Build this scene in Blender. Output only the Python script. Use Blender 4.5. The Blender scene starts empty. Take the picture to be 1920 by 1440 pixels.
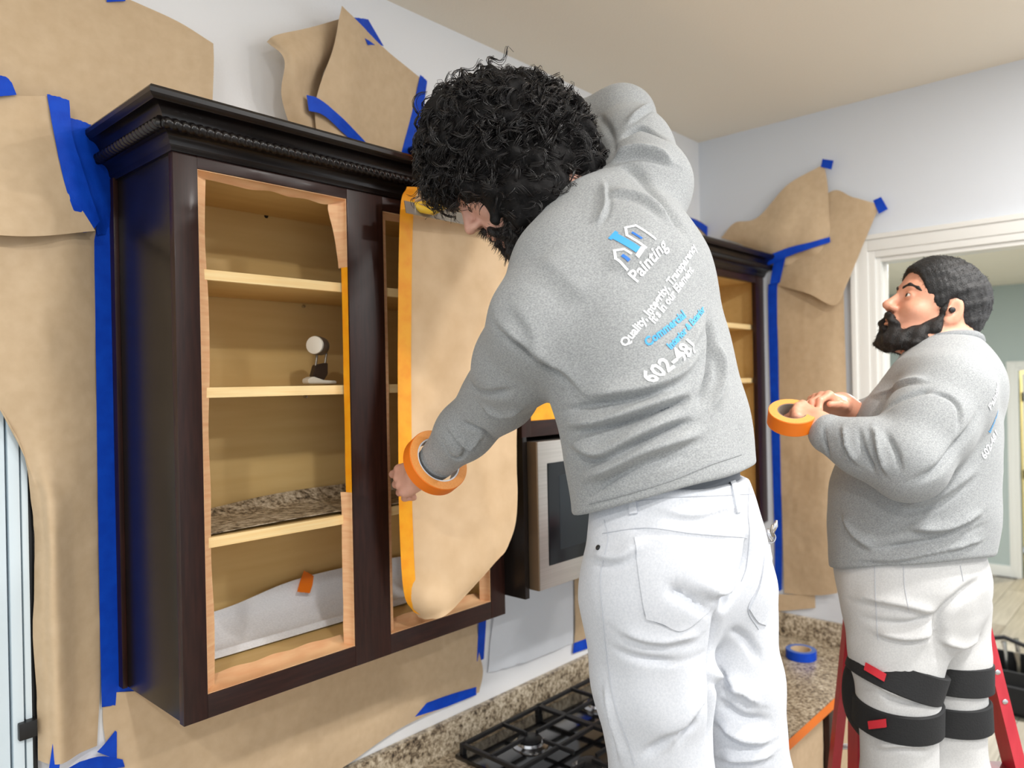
import bpy, bmesh, math, random
import numpy as np
from mathutils import Vector, Matrix, noise as mnoise
from mathutils.bvhtree import BVHTree

S = bpy.context.scene
COL = S.collection
random.seed(7)
RNG = np.random.default_rng(7)

# ------------------------------------------------------------------ camera
CZ = 2.03                                   # camera height
YAW, ROLL, FPX = math.radians(42.5), math.radians(1.15), 1400.0
F = np.array([math.cos(YAW), math.sin(YAW), 0.0])
R0 = np.array([math.sin(YAW), -math.cos(YAW), 0.0])
Z0 = np.array([0, 0, 1.0])
R = R0*math.cos(ROLL) - Z0*math.sin(ROLL)
U = R0*math.sin(ROLL) + Z0*math.cos(ROLL)
CAM = np.array([0, 0, CZ])
cd = bpy.data.cameras.new('camera')
cam = bpy.data.objects.new('camera', cd)
COL.objects.link(cam)
cd.sensor_fit = 'HORIZONTAL'; cd.sensor_width = 36.0; cd.lens = 36.0*FPX/1920.0
cd.clip_start = 0.05
M = Matrix(((R[0], U[0], -F[0], 0), (R[1], U[1], -F[1], 0), (R[2], U[2], -F[2], CZ), (0, 0, 0, 1)))
cam.matrix_world = M
cd.dof.use_dof = True; cd.dof.focus_distance = 1.42; cd.dof.aperture_fstop = (cd.lens/1000)/0.0075
S.camera = cam

# ------------------------------------------------------------------ light
S.view_settings.view_transform = 'Standard'; S.view_settings.look = 'None'
S.view_settings.gamma = 1.0; S.view_settings.use_curve_mapping = False
S.view_settings.exposure = 0.0
wd = bpy.data.worlds.new('world'); S.world = wd; wd.use_nodes = True
wd.node_tree.nodes['Background'].inputs[0].default_value = (0.93, 0.965, 1.0, 1)
wd.node_tree.nodes['Background'].inputs[1].default_value = 1.2
LIGHT_W = 25.0
DOWNLIGHTS = [(1.75, -0.35), (0.35, -0.55), (2.5, -0.6), (1.2, -1.6), (2.7, -1.7), (-0.9, -0.4)]

# ------------------------------------------------------------------ helpers
def ray(x, y):
    return F + R*((x-960)/FPX) - U*((y-720)/FPX)
def P(x, y, d):
    return CAM + ray(x, y)*d
def PY(x, y, Y):
    r = ray(x, y); return CAM + r*(Y/r[1])
def PX(x, y, X):
    r = ray(x, y); return CAM + r*(X/r[0])
def PZ(x, y, Z):
    r = ray(x, y); return CAM + r*((Z-CZ)/r[2])

ORIG = {}
def tag(o, label=None, cat=None, group=None, kind=None):
    if label: o['label'] = label
    if cat: o['category'] = cat
    if group: o['group'] = group
    if kind: o['kind'] = kind
    return o
def thing(name, loc, label=None, cat=None, group=None, kind=None):
    o = bpy.data.objects.new(name, None); COL.objects.link(o)
    o.empty_display_size = 0.05
    o.location = loc; ORIG[o.name] = np.array(loc, float)
    return tag(o, label, cat, group, kind)
def mesh(name, verts, faces, mat, parent=None, smooth=False, sharp=None):
    v = np.asarray(verts, float)
    if parent is not None:
        org = ORIG[parent.name]; loc = (0, 0, 0); ORIGIN = org
    else:
        ORIGIN = np.array([(v[:, 0].min()+v[:, 0].max())/2, (v[:, 1].min()+v[:, 1].max())/2, v[:, 2].min()]); loc = ORIGIN
    me = bpy.data.meshes.new(name)
    fl = faces.tolist() if isinstance(faces, np.ndarray) else faces
    me.from_pydata((v-ORIGIN).tolist(), [], fl)
    me.update()
    if smooth:
        me.polygons.foreach_set('use_smooth', [True]*len(me.polygons))
        if sharp is not None:
            try: me.set_sharp_from_angle(angle=sharp)
            except Exception: pass
    if mat is not None: me.materials.append(mat)
    o = bpy.data.objects.new(name, me); COL.objects.link(o)
    o.location = loc
    if parent is not None:
        o.parent = parent
    ORIG[o.name] = ORIGIN
    return o
def bm_obj(name, bm, mat, parent=None, smooth=False, sharp=None):
    bm.verts.index_update()
    v = [tuple(x.co) for x in bm.verts]; f = [[w.index for w in p.verts] for p in bm.faces]
    bm.free()
    return mesh(name, v, f, mat, parent, smooth, sharp)
def bm_box(bm, x0, x1, y0, y1, z0, z1, bev=0.0):
    r = bmesh.ops.create_cube(bm, size=1.0)
    vs = r['verts']
    for v in vs:
        v.co = Vector(((x0+x1)/2+v.co.x*(x1-x0), (y0+y1)/2+v.co.y*(y1-y0), (z0+z1)/2+v.co.z*(z1-z0)))
    if bev > 0:
        es = list({e for v in vs for e in v.link_edges})
        bmesh.ops.bevel(bm, geom=es, offset=bev, segments=2, affect='EDGES', profile=0.7)
def box(name, x0, x1, y0, y1, z0, z1, mat, parent=None, bev=0.0015):
    bm = bmesh.new(); bm_box(bm, x0, x1, y0, y1, z0, z1, bev)
    return bm_obj(name, bm, mat, parent, smooth=bev > 0, sharp=math.radians(35))
def frame_of(a):
    a = np.asarray(a, float); a = a/np.linalg.norm(a)
    t = np.array([0, 0, 1.0]) if abs(a[2]) < 0.9 else np.array([1.0, 0, 0])
    u = np.cross(t, a); u /= np.linalg.norm(u)
    return u, np.cross(a, u), a
def tube_geo(pts, rad, n=8, closed=False, caps=True):
    pts = np.asarray(pts, float); m = len(pts)
    rad = np.broadcast_to(np.asarray(rad, float), (m,))
    V = []; Fc = []
    tan = np.gradient(pts, axis=0)
    if closed: tan = np.roll(pts, -1, 0)-np.roll(pts, 1, 0)
    u, w, a = frame_of(tan[0])
    for i in range(m):
        t = tan[i]/np.linalg.norm(tan[i])
        u = u-t*np.dot(u, t); u /= np.linalg.norm(u); w = np.cross(t, u)
        for j in range(n):
            an = 2*math.pi*j/n
            V.append(pts[i]+rad[i]*(math.cos(an)*u+math.sin(an)*w))
    for i in range(m if closed else m-1):
        i2 = (i+1) % m
        for j in range(n):
            j2 = (j+1) % n
            Fc.append([i*n+j, i*n+j2, i2*n+j2, i2*n+j])
    if caps and not closed:
        Fc.append(list(range(n))[::-1]); Fc.append([(m-1)*n+j for j in range(n)])
    return V, Fc
def merge(parts):
    V = []; Fc = []
    for v, f in parts:
        o = len(V); V.extend([tuple(x) for x in v]); Fc.extend([[i+o for i in q] for q in f])
    return V, Fc
def tube(name, pts, rad, mat, parent=None, n=8, closed=False):
    v, f = tube_geo(pts, rad, n, closed)
    return mesh(name, v, f, mat, parent, True, math.radians(50))
def lathe_geo(center, axis, prof, n=40, closed=False):
    """prof = [(r, h)...] about axis"""
    u, w, a = frame_of(axis); c = np.asarray(center, float)
    V = []; Fc = []
    for r, h in prof:
        for j in range(n):
            an = 2*math.pi*j/n
            V.append(c+a*h+r*(math.cos(an)*u+math.sin(an)*w))
    m = len(prof)
    for i in range(m if closed else m-1):
        i2 = (i+1) % m
        for j in range(n):
            j2 = (j+1) % n
            Fc.append([i*n+j, i2*n+j, i2*n+j2, i*n+j2][::-1])
    if not closed:
        if prof[0][0] > 1e-6: Fc.append(list(range(n))[::-1])
        if prof[-1][0] > 1e-6: Fc.append([(m-1)*n+j for j in range(n)])
    return V, Fc
def lathe(name, center, axis, prof, mat, parent=None, n=40, closed=False):
    v, f = lathe_geo(center, axis, prof, n, closed)
    return mesh(name, v, f, mat, parent, True, math.radians(40))
def catmull(ctrl, m):
    """resample control points (k,3) to m points, Catmull-Rom"""
    c = np.asarray(ctrl, float); k = len(c)
    if k == 2:
        t = np.linspace(0, 1, m)[:, None]; return c[0]*(1-t)+c[1]*t
    e = np.vstack([2*c[0]-c[1], c, 2*c[-1]-c[-2]])
    out = []
    for s in np.linspace(0, k-1, m):
        i = min(int(s), k-2); t = s-i
        p0, p1, p2, p3 = e[i], e[i+1], e[i+2], e[i+3]
        out.append(0.5*((2*p1)+(-p0+p2)*t+(2*p0-5*p1+4*p2-p3)*t*t+(-p0+3*p1-3*p2+p3)*t**3))
    return np.array(out)
def sheet(name, rows, mat, parent=None, nu=40, nv=40, th=0.0006, crinkle=0.0, cs=9.0, seed=0, jag=0.0, smooth=True, lin=False):
    """thin sheet through a grid of control points; rows = list of lists of 3-D points"""
    if lin:
        def rs(c, m):
            c = np.asarray(c, float); t = np.linspace(0, len(c)-1, m)
            return np.stack([np.interp(t, range(len(c)), c[:, q]) for q in range(3)], 1)
    else: rs = catmull
    rr = np.array([rs(np.array(r), nu) for r in rows])
    G = np.array([rs(rr[:, i], nv) for i in range(nu)]).transpose(1, 0, 2)   # nv x nu x 3
    du = np.gradient(G, axis=1); dv = np.gradient(G, axis=0)
    N = np.cross(du, dv); N /= (np.linalg.norm(N, axis=2, keepdims=True)+1e-12)
    if crinkle > 0:
        for i in range(nv):
            for j in range(nu):
                p = Vector(G[i, j])*cs+Vector((seed*3.1, seed*1.7, 0))
                d = mnoise.noise(p)+0.5*abs(mnoise.noise(p*2.3))-0.15
                G[i, j] += N[i, j]*d*crinkle
    if jag > 0:
        for j in range(nu):
            G[0, j] += dv[0, j]*jag*(random.random()-.5); G[-1, j] += dv[-1, j]*jag*(random.random()-.5)
    A = G+N*th/2; B = G-N*th/2
    V = np.vstack([A.reshape(-1, 3), B.reshape(-1, 3)]); o = nu*nv
    Fc = []
    for i in range(nv-1):
        for j in range(nu-1):
            a, b, c, d = i*nu+j, i*nu+j+1, (i+1)*nu+j+1, (i+1)*nu+j
            Fc.append([a, b, c, d]); Fc.append([o+d, o+c, o+b, o+a])
    bd = [j for j in range(nu)]+[i*nu+nu-1 for i in range(1, nv)]+[(nv-1)*nu+j for j in range(nu-2, -1, -1)]+[i*nu for i in range(nv-2, 0, -1)]
    for q in range(len(bd)):
        a, b = bd[q], bd[(q+1) % len(bd)]
        Fc.append([b, a, o+a, o+b])
    return mesh(name, V, Fc, mat, parent, smooth, math.radians(60))
def prism(name, poly, h, mat, parent=None, axis='z', base=0.0, bev=0):
    """extrude 2-D polygon; axis z: poly=(x,y), y: poly=(x,z), x: poly=(y,z)"""
    def to3(p, t):
        return {'z': (p[0], p[1], t), 'y': (p[0], t, p[1]), 'x': (t, p[0], p[1])}[axis]
    n = len(poly)
    V = [to3(p, base) for p in poly]+[to3(p, base+h) for p in poly]
    Fc = [list(range(n))[::-1], list(range(n, 2*n))]+[[i, (i+1) % n, n+(i+1) % n, n+i] for i in range(n)]
    bm = bmesh.new(); vs = [bm.verts.new(v) for v in V]
    for f in Fc: bm.faces.new([vs[i] for i in f])
    bmesh.ops.recalc_face_normals(bm, faces=bm.faces)
    if bev: bmesh.ops.bevel(bm, geom=list(bm.edges), offset=bev, segments=2, affect='EDGES')
    return bm_obj(name, bm, mat, parent, bev > 0, math.radians(35))

# ------------------------------------------------------------------ materials
def srgb(r, g, b):
    def c(u):
        u /= 255.0
        return u/12.92 if u <= 0.04045 else ((u+0.055)/1.055)**2.4
    return (c(r), c(g), c(b), 1)
def mat(name, col, rough=0.5, col2=None, scale=20.0, detail=4.0, stretch=(1, 1, 1), bump=0.0, bscale=None, metal=0.0, spec=0.5,
        lo=0.35, hi=0.65, coat=0.0, sheen=0.0, emit=None, estr=0.0, sss=0.0, transl=0.0):
    m = bpy.data.materials.new(name); m.use_nodes = True
    nt = m.node_tree; b = nt.nodes['Principled BSDF']; L = nt.links.new
    b.inputs['Base Color'].default_value = col
    b.inputs['Roughness'].default_value = rough; b.inputs['Metallic'].default_value = metal
    b.inputs['Specular IOR Level'].default_value = spec
    b.inputs['Coat Weight'].default_value = coat; b.inputs['Coat Roughness'].default_value = 0.12
    b.inputs['Sheen Weight'].default_value = sheen
    if sss: b.inputs['Subsurface Weight'].default_value = sss; b.inputs['Subsurface Radius'].default_value = (0.012, 0.005, 0.003); b.inputs['Subsurface Scale'].default_value = 1.0
    if emit: b.inputs['Emission Color'].default_value = emit; b.inputs['Emission Strength'].default_value = estr
    if col2 is not None or bump:
        tc = nt.nodes.new('ShaderNodeTexCoord'); mp = nt.nodes.new('ShaderNodeMapping')
        mp.inputs['Scale'].default_value = stretch
        L(tc.outputs['Object'], mp.inputs['Vector'])
        nz = nt.nodes.new('ShaderNodeTexNoise'); nz.inputs['Scale'].default_value = scale; nz.inputs['Detail'].default_value = detail
        L(mp.outputs[0], nz.inputs['Vector'])
        if col2 is not None:
            cr = nt.nodes.new('ShaderNodeValToRGB')
            cr.color_ramp.elements[0].position = lo; cr.color_ramp.elements[0].color = col
            cr.color_ramp.elements[1].position = hi; cr.color_ramp.elements[1].color = col2
            L(nz.outputs['Fac'], cr.inputs[0]); L(cr.outputs[0], b.inputs['Base Color'])
        if bump:
            n2 = nz
            if bscale:
                n2 = nt.nodes.new('ShaderNodeTexNoise'); n2.inputs['Scale'].default_value = bscale; n2.inputs['Detail'].default_value = 3
                L(mp.outputs[0], n2.inputs['Vector'])
            bp = nt.nodes.new('ShaderNodeBump'); bp.inputs['Strength'].default_value = bump; bp.inputs['Distance'].default_value = 0.002
            L(n2.outputs['Fac'], bp.inputs['Height']); L(bp.outputs[0], b.inputs['Normal'])
    if transl:
        tr = nt.nodes.new('ShaderNodeBsdfTranslucent'); tr.inputs[0].default_value = col
        mx = nt.nodes.new('ShaderNodeMixShader'); mx.inputs[0].default_value = transl
        L(b.outputs[0], mx.inputs[1]); L(tr.outputs[0], mx.inputs[2]); L(mx.outputs[0], nt.nodes['Material Output'].inputs[0])
    return m
def granite_mat(name='granite'):
    m = bpy.data.materials.new(name); m.use_nodes = True
    nt = m.node_tree; b = nt.nodes['Principled BSDF']; L = nt.links.new
    b.inputs['Roughness'].default_value = 0.28
    tc = nt.nodes.new('ShaderNodeTexCoord')
    n1 = nt.nodes.new('ShaderNodeTexNoise'); n1.inputs['Scale'].default_value = 75; n1.inputs['Detail'].default_value = 6; n1.inputs['Roughness'].default_value = 0.7
    n2 = nt.nodes.new('ShaderNodeTexNoise'); n2.inputs['Scale'].default_value = 22; n2.inputs['Detail'].default_value = 4
    vo = nt.nodes.new('ShaderNodeTexVoronoi'); vo.inputs['Scale'].default_value = 140
    for n in (n1, n2, vo): L(tc.outputs['Object'], n.inputs['Vector'])
    cr = nt.nodes.new('ShaderNodeValToRGB'); e = cr.color_ramp.elements
    e[0].position = 0.30; e[0].color = srgb(40, 36, 33)
    e[1].position = 0.66; e[1].color = srgb(226, 214, 194)
    for ps, c in ((0.40, srgb(108, 94, 78)), (0.48, srgb(166, 150, 126)), (0.56, srgb(198, 184, 160))):
        k = e.new(ps); k.color = c
    ad = nt.nodes.new('ShaderNodeMath'); ad.operation = 'MULTIPLY_ADD'; ad.inputs[1].default_value = 0.35
    L(n2.outputs['Fac'], ad.inputs[0]); 
    sb = nt.nodes.new('ShaderNodeMath'); sb.operation = 'SUBTRACT'; sb.inputs[1].default_value = 0.175
    L(n1.outputs['Fac'], sb.inputs[0]); L(sb.outputs[0], ad.inputs[2])
    L(ad.outputs[0], cr.inputs[0])
    mx = nt.nodes.new('ShaderNodeMix'); mx.data_type = 'RGBA'; mx.blend_type = 'MULTIPLY'; mx.inputs[0].default_value = 0.35
    c2 = nt.nodes.new('ShaderNodeValToRGB'); c2.color_ramp.elements[0].color = (0.25, 0.2, 0.16, 1); c2.color_ramp.elements[1].position = 0.35
    L(vo.outputs['Distance'], c2.inputs[0]); L(cr.outputs[0], mx.inputs[6]); L(c2.outputs[0], mx.inputs[7])
    L(mx.outputs[2], b.inputs['Base Color'])
    return m
def wood_mat(name, c1, c2, rough, stretch, scale=8, coat=0.0, bump=0.05, spec=0.5):
    return mat(name, c1, rough, c2, scale, 6, stretch, bump, 260, coat=coat, spec=spec)

WALL = mat('wall_paint', srgb(243, 244, 246), 0.75, bump=0.25, bscale=180)
WALLB = mat('end_wall_paint', srgb(226, 231, 238), 0.75, bump=0.2, bscale=180)
CEIL = mat('ceiling_paint', srgb(247, 238, 222), 0.85, bump=0.3, bscale=120)
HALLW = mat('hall_paint', srgb(184, 196, 194), 0.8, bump=0.1, bscale=150)
TRIM = mat('trim_white', srgb(240, 240, 236), 0.4)
DOORW = mat('door_white', srgb(218, 232, 240), 0.35)
KRAFT = mat('kraft_paper', srgb(202, 176, 142), 0.75, srgb(211, 186, 153), 40, 9, (1, 1, 1), 0.12, 12, lo=0.3, hi=0.7, spec=0.35)
KRAFT2 = mat('kraft_paper_pale', srgb(216, 184, 144), 0.7, srgb(230, 200, 162), 14, 6, (1, 1, 1), 0.12, 14, lo=0.3, hi=0.7, spec=0.35)
BLUE = mat('blue_tape', srgb(2, 66, 192), 0.6, srgb(6, 76, 206), 30, 3, bump=0.15, bscale=300, spec=0.3)
ORANGE = mat('orange_tape', srgb(250, 160, 14), 0.5, srgb(255, 178, 30), 30, 3, bump=0.1, bscale=300)
ORANGE_SIDE = mat('orange_roll_face', srgb(244, 158, 78), 0.6, srgb(250, 170, 92), 400, 2)
ORANGE_RIM = mat('orange_roll_rim', srgb(240, 122, 14), 0.5)
PEACH = mat('raw_wood_strip', srgb(232, 176, 130), 0.6, srgb(244, 200, 152), 12, 5, (1, 1, 8))
ESPRESSO = wood_mat('espresso_wood', srgb(36, 18, 14), srgb(50, 26, 20), 0.36, (10, 10, 0.8), 14, 0.03, spec=0.32)
ESPRESSO_X = wood_mat('espresso_wood_across', srgb(36, 18, 14), srgb(50, 26, 20), 0.36, (0.8, 10, 10), 14, 0.03, spec=0.32)
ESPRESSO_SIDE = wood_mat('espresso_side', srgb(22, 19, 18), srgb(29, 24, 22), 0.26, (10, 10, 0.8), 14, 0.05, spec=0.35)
CROWN_M = mat('espresso_gloss', srgb(14, 10, 10), 0.28, srgb(20, 14, 13), 10, 3, coat=0.05, spec=0.4)
MAPLE = wood_mat('maple_ply', srgb(222, 187, 122), srgb(228, 195, 131), 0.55, (0.6, 6, 6), 6, bump=0.03)
MAPLE_EDGE = wood_mat('maple_edge', srgb(250, 214, 150), srgb(255, 228, 170), 0.5, (0.7, 10, 20), 8, bump=0.03)
GRANITE = granite_mat()
LINER = granite_mat('granite_print_liner'); LINER.node_tree.nodes['Principled BSDF'].inputs['Roughness'].default_value = 0.5
STEEL = mat('stainless', srgb(188, 184, 178), 0.32, srgb(200, 196, 190), 3, 3, (1, 1, 120), metal=0.9)
STEEL_SIDE = mat('appliance_side', srgb(120, 100, 78), 0.45, metal=0.5)
GLASSBLK = mat('black_glass', srgb(14, 20, 23), 0.16, spec=0.3)
GLASSBLK2 = mat('window_mesh_glass', srgb(36, 43, 48), 0.3, spec=0.3)
BLACK = mat('black_plastic', srgb(18, 18, 19), 0.4)
IRON = mat('cast_iron', srgb(26, 26, 28), 0.45, srgb(34, 34, 36), 120, 3, bump=0.2)
COOK = mat('cooktop_enamel', srgb(16, 16, 18), 0.12, coat=0.6)
CHROME = mat('chrome', srgb(210, 210, 212), 0.2, metal=1.0)
WHITEP = mat('white_paper', srgb(232, 236, 242), 0.7, bump=0.2, bscale=90)
PADDED = mat('ribbed_white_liner', srgb(226, 228, 232), 0.7, srgb(238, 240, 244), 200, 2, (1, 1, 3), 0.4, 240)

# ================================================================== SETTING
D = 1.775            # masked wall plane (y)
XB = 3.32            # end wall plane (x)
ZC = CZ+1.16         # ceiling
def Z(z): return CZ+z
def st(o): return tag(o, kind='structure')

# left wall with its door hole is out of frame; plain panel
st(box('wall_left', -2.5, XB+0.1, D, D+0.1, 0.0, ZC, WALL, bev=0))
bm = bmesh.new()
DY0, DY1, DZ = 0.10, 0.975, Z(0.495)
bm_box(bm, XB, XB+0.1, DY1, D, 0, ZC); bm_box(bm, XB, XB+0.1, -2.7, DY0, 0, ZC); bm_box(bm, XB, XB+0.1, DY0, DY1, DZ, ZC)
st(bm_obj('wall_back', bm, WALLB))
st(box('ceiling', -2.5, XB+0.1, -2.7, D+0.1, ZC, ZC+0.1, CEIL, bev=0))
# door casing of the end wall (stepped profile)
tw = 0.095
def casing(name, yz, X, out):
    """stepped casing around a doorway: yz=(y0,y1,top)"""
    y0, y1, zt = yz
    t = thing(name, (X, (y0+y1)/2, 0), kind='structure')
    for (a, b, th) in ((0.0, 0.028, 0.012), (0.028, 0.075, 0.018), (0.075, tw, 0.026)):
        box('casing_side', X-out*th, X, y1+a, y1+b, 0, zt+b, TRIM, t, 0.002)
        box('casing_side', X-out*th, X, y0-b, y0-a, 0, zt+b, TRIM, t, 0.002)
        box('casing_head', X-out*th, X, y0-a, y1+a, zt+a, zt+b, TRIM, t, 0.002)
    return t
casing('trim_1', (DY0, DY1, DZ), XB, 1)
tj = thing('trim_2', (XB+0.05, DY1, 0), kind='structure')
box('jamb', XB, XB+0.1, DY1-0.018, DY1, 0, DZ, TRIM, tj); box('jamb', XB, XB+0.1, DY0, DY0+0.018, 0, DZ, TRIM, tj)
box('jamb_head', XB, XB+0.1, DY0+0.018, DY1-0.018, DZ-0.018, DZ, TRIM, tj); box('door_stop', XB+0.045, XB+0.06, DY1-0.03, DY1-0.018, 0, DZ-0.018, TRIM, tj)

# floor: planks of grey-brown wood, laid along x
FLOORM = [wood_mat('floor_plank_%s' % k, srgb(*a), srgb(*b), 0.42, (0.5, 9, 9), 5) for k, a, b in
          (('grey', (150, 142, 128), (172, 164, 150)), ('taupe', (138, 128, 114), (160, 150, 136)), ('pale', (162, 154, 142), (182, 175, 162)))]
fl = thing('floor', (2.0, 0.0, 0.0), kind='structure')
SUB = mat('floor_joint', srgb(70, 64, 58), 0.8)
box('subfloor', -4, 10.2, -4, 2.8, -0.05, -0.012, SUB, fl, 0)
pm = []
for k in range(3):
    bm = bmesh.new(); bm_box(bm, -0.6, 0.6, -0.0885, 0.0885, -0.012, 0.0, 0.0015)
    me = bpy.data.meshes.new('plank'); bm.to_mesh(me); bm.free(); me.materials.append(FLOORM[k]); pm.append(me)
def plank(x, y, k, sx=1.0):
    o = bpy.data.objects.new('plank', pm[k]); COL.objects.link(o); o.parent = fl
    o.location = (x-2.0, y, 0.0); o.scale = (sx, 1, 1)
for j in range(14):                       # planks through the doorway, where they can be told apart
    y = -0.55+j*0.18
    off = (j*0.47) % 1.2
    for i in range(5):
        plank(3.6+off+i*1.203-0.6, y, (j*2+i) % 3)
bm = bmesh.new()                          # the rest of the floor, out of sight of the photograph
for j in range(38):
    y = -3.9+j*0.18
    if -0.6 < y < 1.87: xs = [(-4, 3.0)]
    else: xs = [(-4, 10.0)]
    for a, b in xs: bm_box(bm, a, b, y-0.0885, min(y+0.0885, 2.78), -0.012, 0.0)
for j in range(14):
    bm_box(bm, 9.05, 10.1, -0.55+j*0.18-0.0885, -0.55+j*0.18+0.0885, -0.012, -0.001)
ro = bm_obj('planks', bm, FLOORM[0], fl); ro['kind'] = 'stuff'

# hall beyond the doorway
HX, HY0, HY1, HZ = 8.85, -1.2, 2.62, 2.92
st(box('wall_hall_left', XB+0.1, HX, HY1, HY1+0.1, 0, HZ, HALLW, bev=0))
st(box('wall_hall_right', XB+0.1, HX, HY0-0.1, HY0, 0, HZ, HALLW, bev=0))
st(box('ceiling_hall', XB+0.1, HX+1.6, HY0, HY1+0.1, HZ, HZ+0.1, CEIL, bev=0))
bm = bmesh.new(); FY0, FY1, FZ = 0.52, 1.30, 2.06
bm_box(bm, HX, HX+0.1, FY1, HY1, 0, HZ); bm_box(bm, HX, HX+0.1, HY0, FY0, 0, HZ); bm_box(bm, HX, HX+0.1, FY0, FY1, FZ, HZ)
st(bm_obj('wall_hall_end', bm, HALLW))
casing('trim_3', (FY0, FY1, FZ), HX, 1)
YEL = mat('yellow_lit_wall', srgb(226, 216, 170), 0.8)  # yellow light of the far room painted into its wall colour
st(box('wall_room_end', HX+1.6, HX+1.7, HY0, HY1, 0, HZ, YEL, bev=0))
st(box('wall_room_left', HX+0.1, HX+1.6, 1.9, 2.0, 0, HZ, YEL, bev=0))
for (a, b, n) in ((FY1+tw, HY1, 'baseboard_1'), (HY0, FY0-tw, 'baseboard_2')):
    st(box(n, HX-0.014, HX, a, b, 0, 0.11, TRIM))
st(box('baseboard_3', XB+0.1, HX, HY1-0.014, HY1, 0, 0.11, TRIM))
dr = thing('door_2', (HX+0.05, FY1-0.02, 0), kind='structure')
box('door_leaf', HX+0.06, HX+0.82, FY1-0.06, FY1-0.022, 0.01, FZ-0.03, TRIM, dr)
for zz in (0.28, 1.03, 1.8):
    box('hinge', HX+0.02, HX+0.06, FY1-0.036, FY1-0.018, zz-0.045, zz+0.045, BLACK, dr)

# white door and casing at the left border of the photograph
dl = thing('door_1', (0.3, D, 0.0), kind='structure')
def wx(px, py, off=0.0): return float(PY(px, py, D-off)[0])
xa, xb, xc, xd = wx(20, 1200, .03), wx(46, 1200, .03), wx(56, 1200, .02), wx(64, 1200, .01)
box('door_panel', -0.55, xa-0.004, D-0.030, D-0.002, 0.02, 2.10, DOORW, dl, 0.003)
box('door_stile', xa, xb-0.004, D-0.034, D-0.002, 0.02, 2.10, DOORW, dl, 0.003)
box('door_edge', xb, xc, D-0.028, D-0.002, 0.02, 2.10, DOORW, dl, 0.003)
box('weather_strip', xc, xd, D-0.02, D-0.001, 0.02, 2.10, BLACK, dl, 0.002)
hz = PY(48, 1366, D-0.03)
box('latch', xb-0.016, xc+0.004, D-0.045, D-0.02, hz[2]-0.017, hz[2]+0.017, BLACK, dl, 0.003)

# recessed downlights
LEN = mat('downlight_lens', (1, 1, 1, 1), 0.4, emit=(1.0, 0.93, 0.84, 1), estr=9.0)
def downlight(x, y, z, w, lab, col=(1.0, 0.98, 0.955)):
    t = thing('downlight', (x, y, z), lab, 'light', 'ceiling downlights')
    lathe('trim_ring', (x, y, z), (0, 0, -1), [(0.078, -0.001), (0.098, -0.001), (0.098, 0.004), (0.09, 0.009), (0.08, 0.006)], TRIM, t, 36, True)
    lathe('lens', (x, y, z), (0, 0, -1), [(0.0005, 0.003), (0.078, 0.003), (0.078, -0.001)], LEN, t, 36)
    l = bpy.data.lights.new('downlight_lamp', 'AREA'); l.shape = 'DISK'; l.size = 0.15; l.energy = w; l.color = col
    lo = bpy.data.objects.new('downlight_lamp', l); COL.objects.link(lo); lo.parent = t; lo.location = (0, 0, -0.012)
for i, (x, y) in enumerate(DOWNLIGHTS):
    downlight(x, y, ZC, LIGHT_W, 'round white recessed downlight in the kitchen ceiling')
downlight(5.6, 0.9, HZ, 130, 'round white recessed downlight in the hall ceiling')
downlight(HX+0.9, 0.8, HZ, 60, 'round white recessed downlight in the yellow-lit room', (1, .9, .66))

# ================================================================== CABINETS
def sweep_crown(name, prof, path, m, parent):
    """prof (out, z); path = list of (x, y, nx, ny) where n is the outward (mitred) direction"""
    V = []; Fc = []; n = len(prof)
    for (x, y, nx, ny) in path:
        for o, z in prof: V.append((x+nx*o, y+ny*o, z))
    for i in range(len(path)-1):
        for j in range(n):
            j2 = (j+1) % n
            Fc.append([i*n+j, (i+1)*n+j, (i+1)*n+j2, i*n+j2])
    Fc.append(list(range(n))); Fc.append([(len(path)-1)*n+j for j in range(n)][::-1])
    bm = bmesh.new(); vs = [bm.verts.new(v) for v in V]
    for f in Fc: bm.faces.new([vs[i] for i in f])
    bmesh.ops.recalc_face_normals(bm, faces=bm.faces)
    return bm_obj(name, bm, m, parent, True, math.radians(28))
def rope_geo(a, b, r, pitch=0.016):
    a = np.array(a); b = np.array(b); L = np.linalg.norm(b-a); u, w, ax = frame_of(b-a)
    n = int(L/pitch*7); V = []; Fc = []; k = 12
    for i in range(n+1):
        s = L*i/n
        for j in range(k):
            th = 2*math.pi*j/k
            rr = r*(0.80+0.36*abs(math.cos(th-math.pi*s/pitch)))
            V.append(a+ax*s+rr*(math.cos(th)*u+math.sin(th)*w))
    for i in range(n):
        for j in range(k):
            j2 = (j+1) % k; Fc.append([i*k+j, i*k+j2, (i+1)*k+j2, (i+1)*k+j])
    Fc.append(list(range(k))[::-1]); Fc.append([n*k+j for j in range(k)])
    return V, Fc
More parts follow.
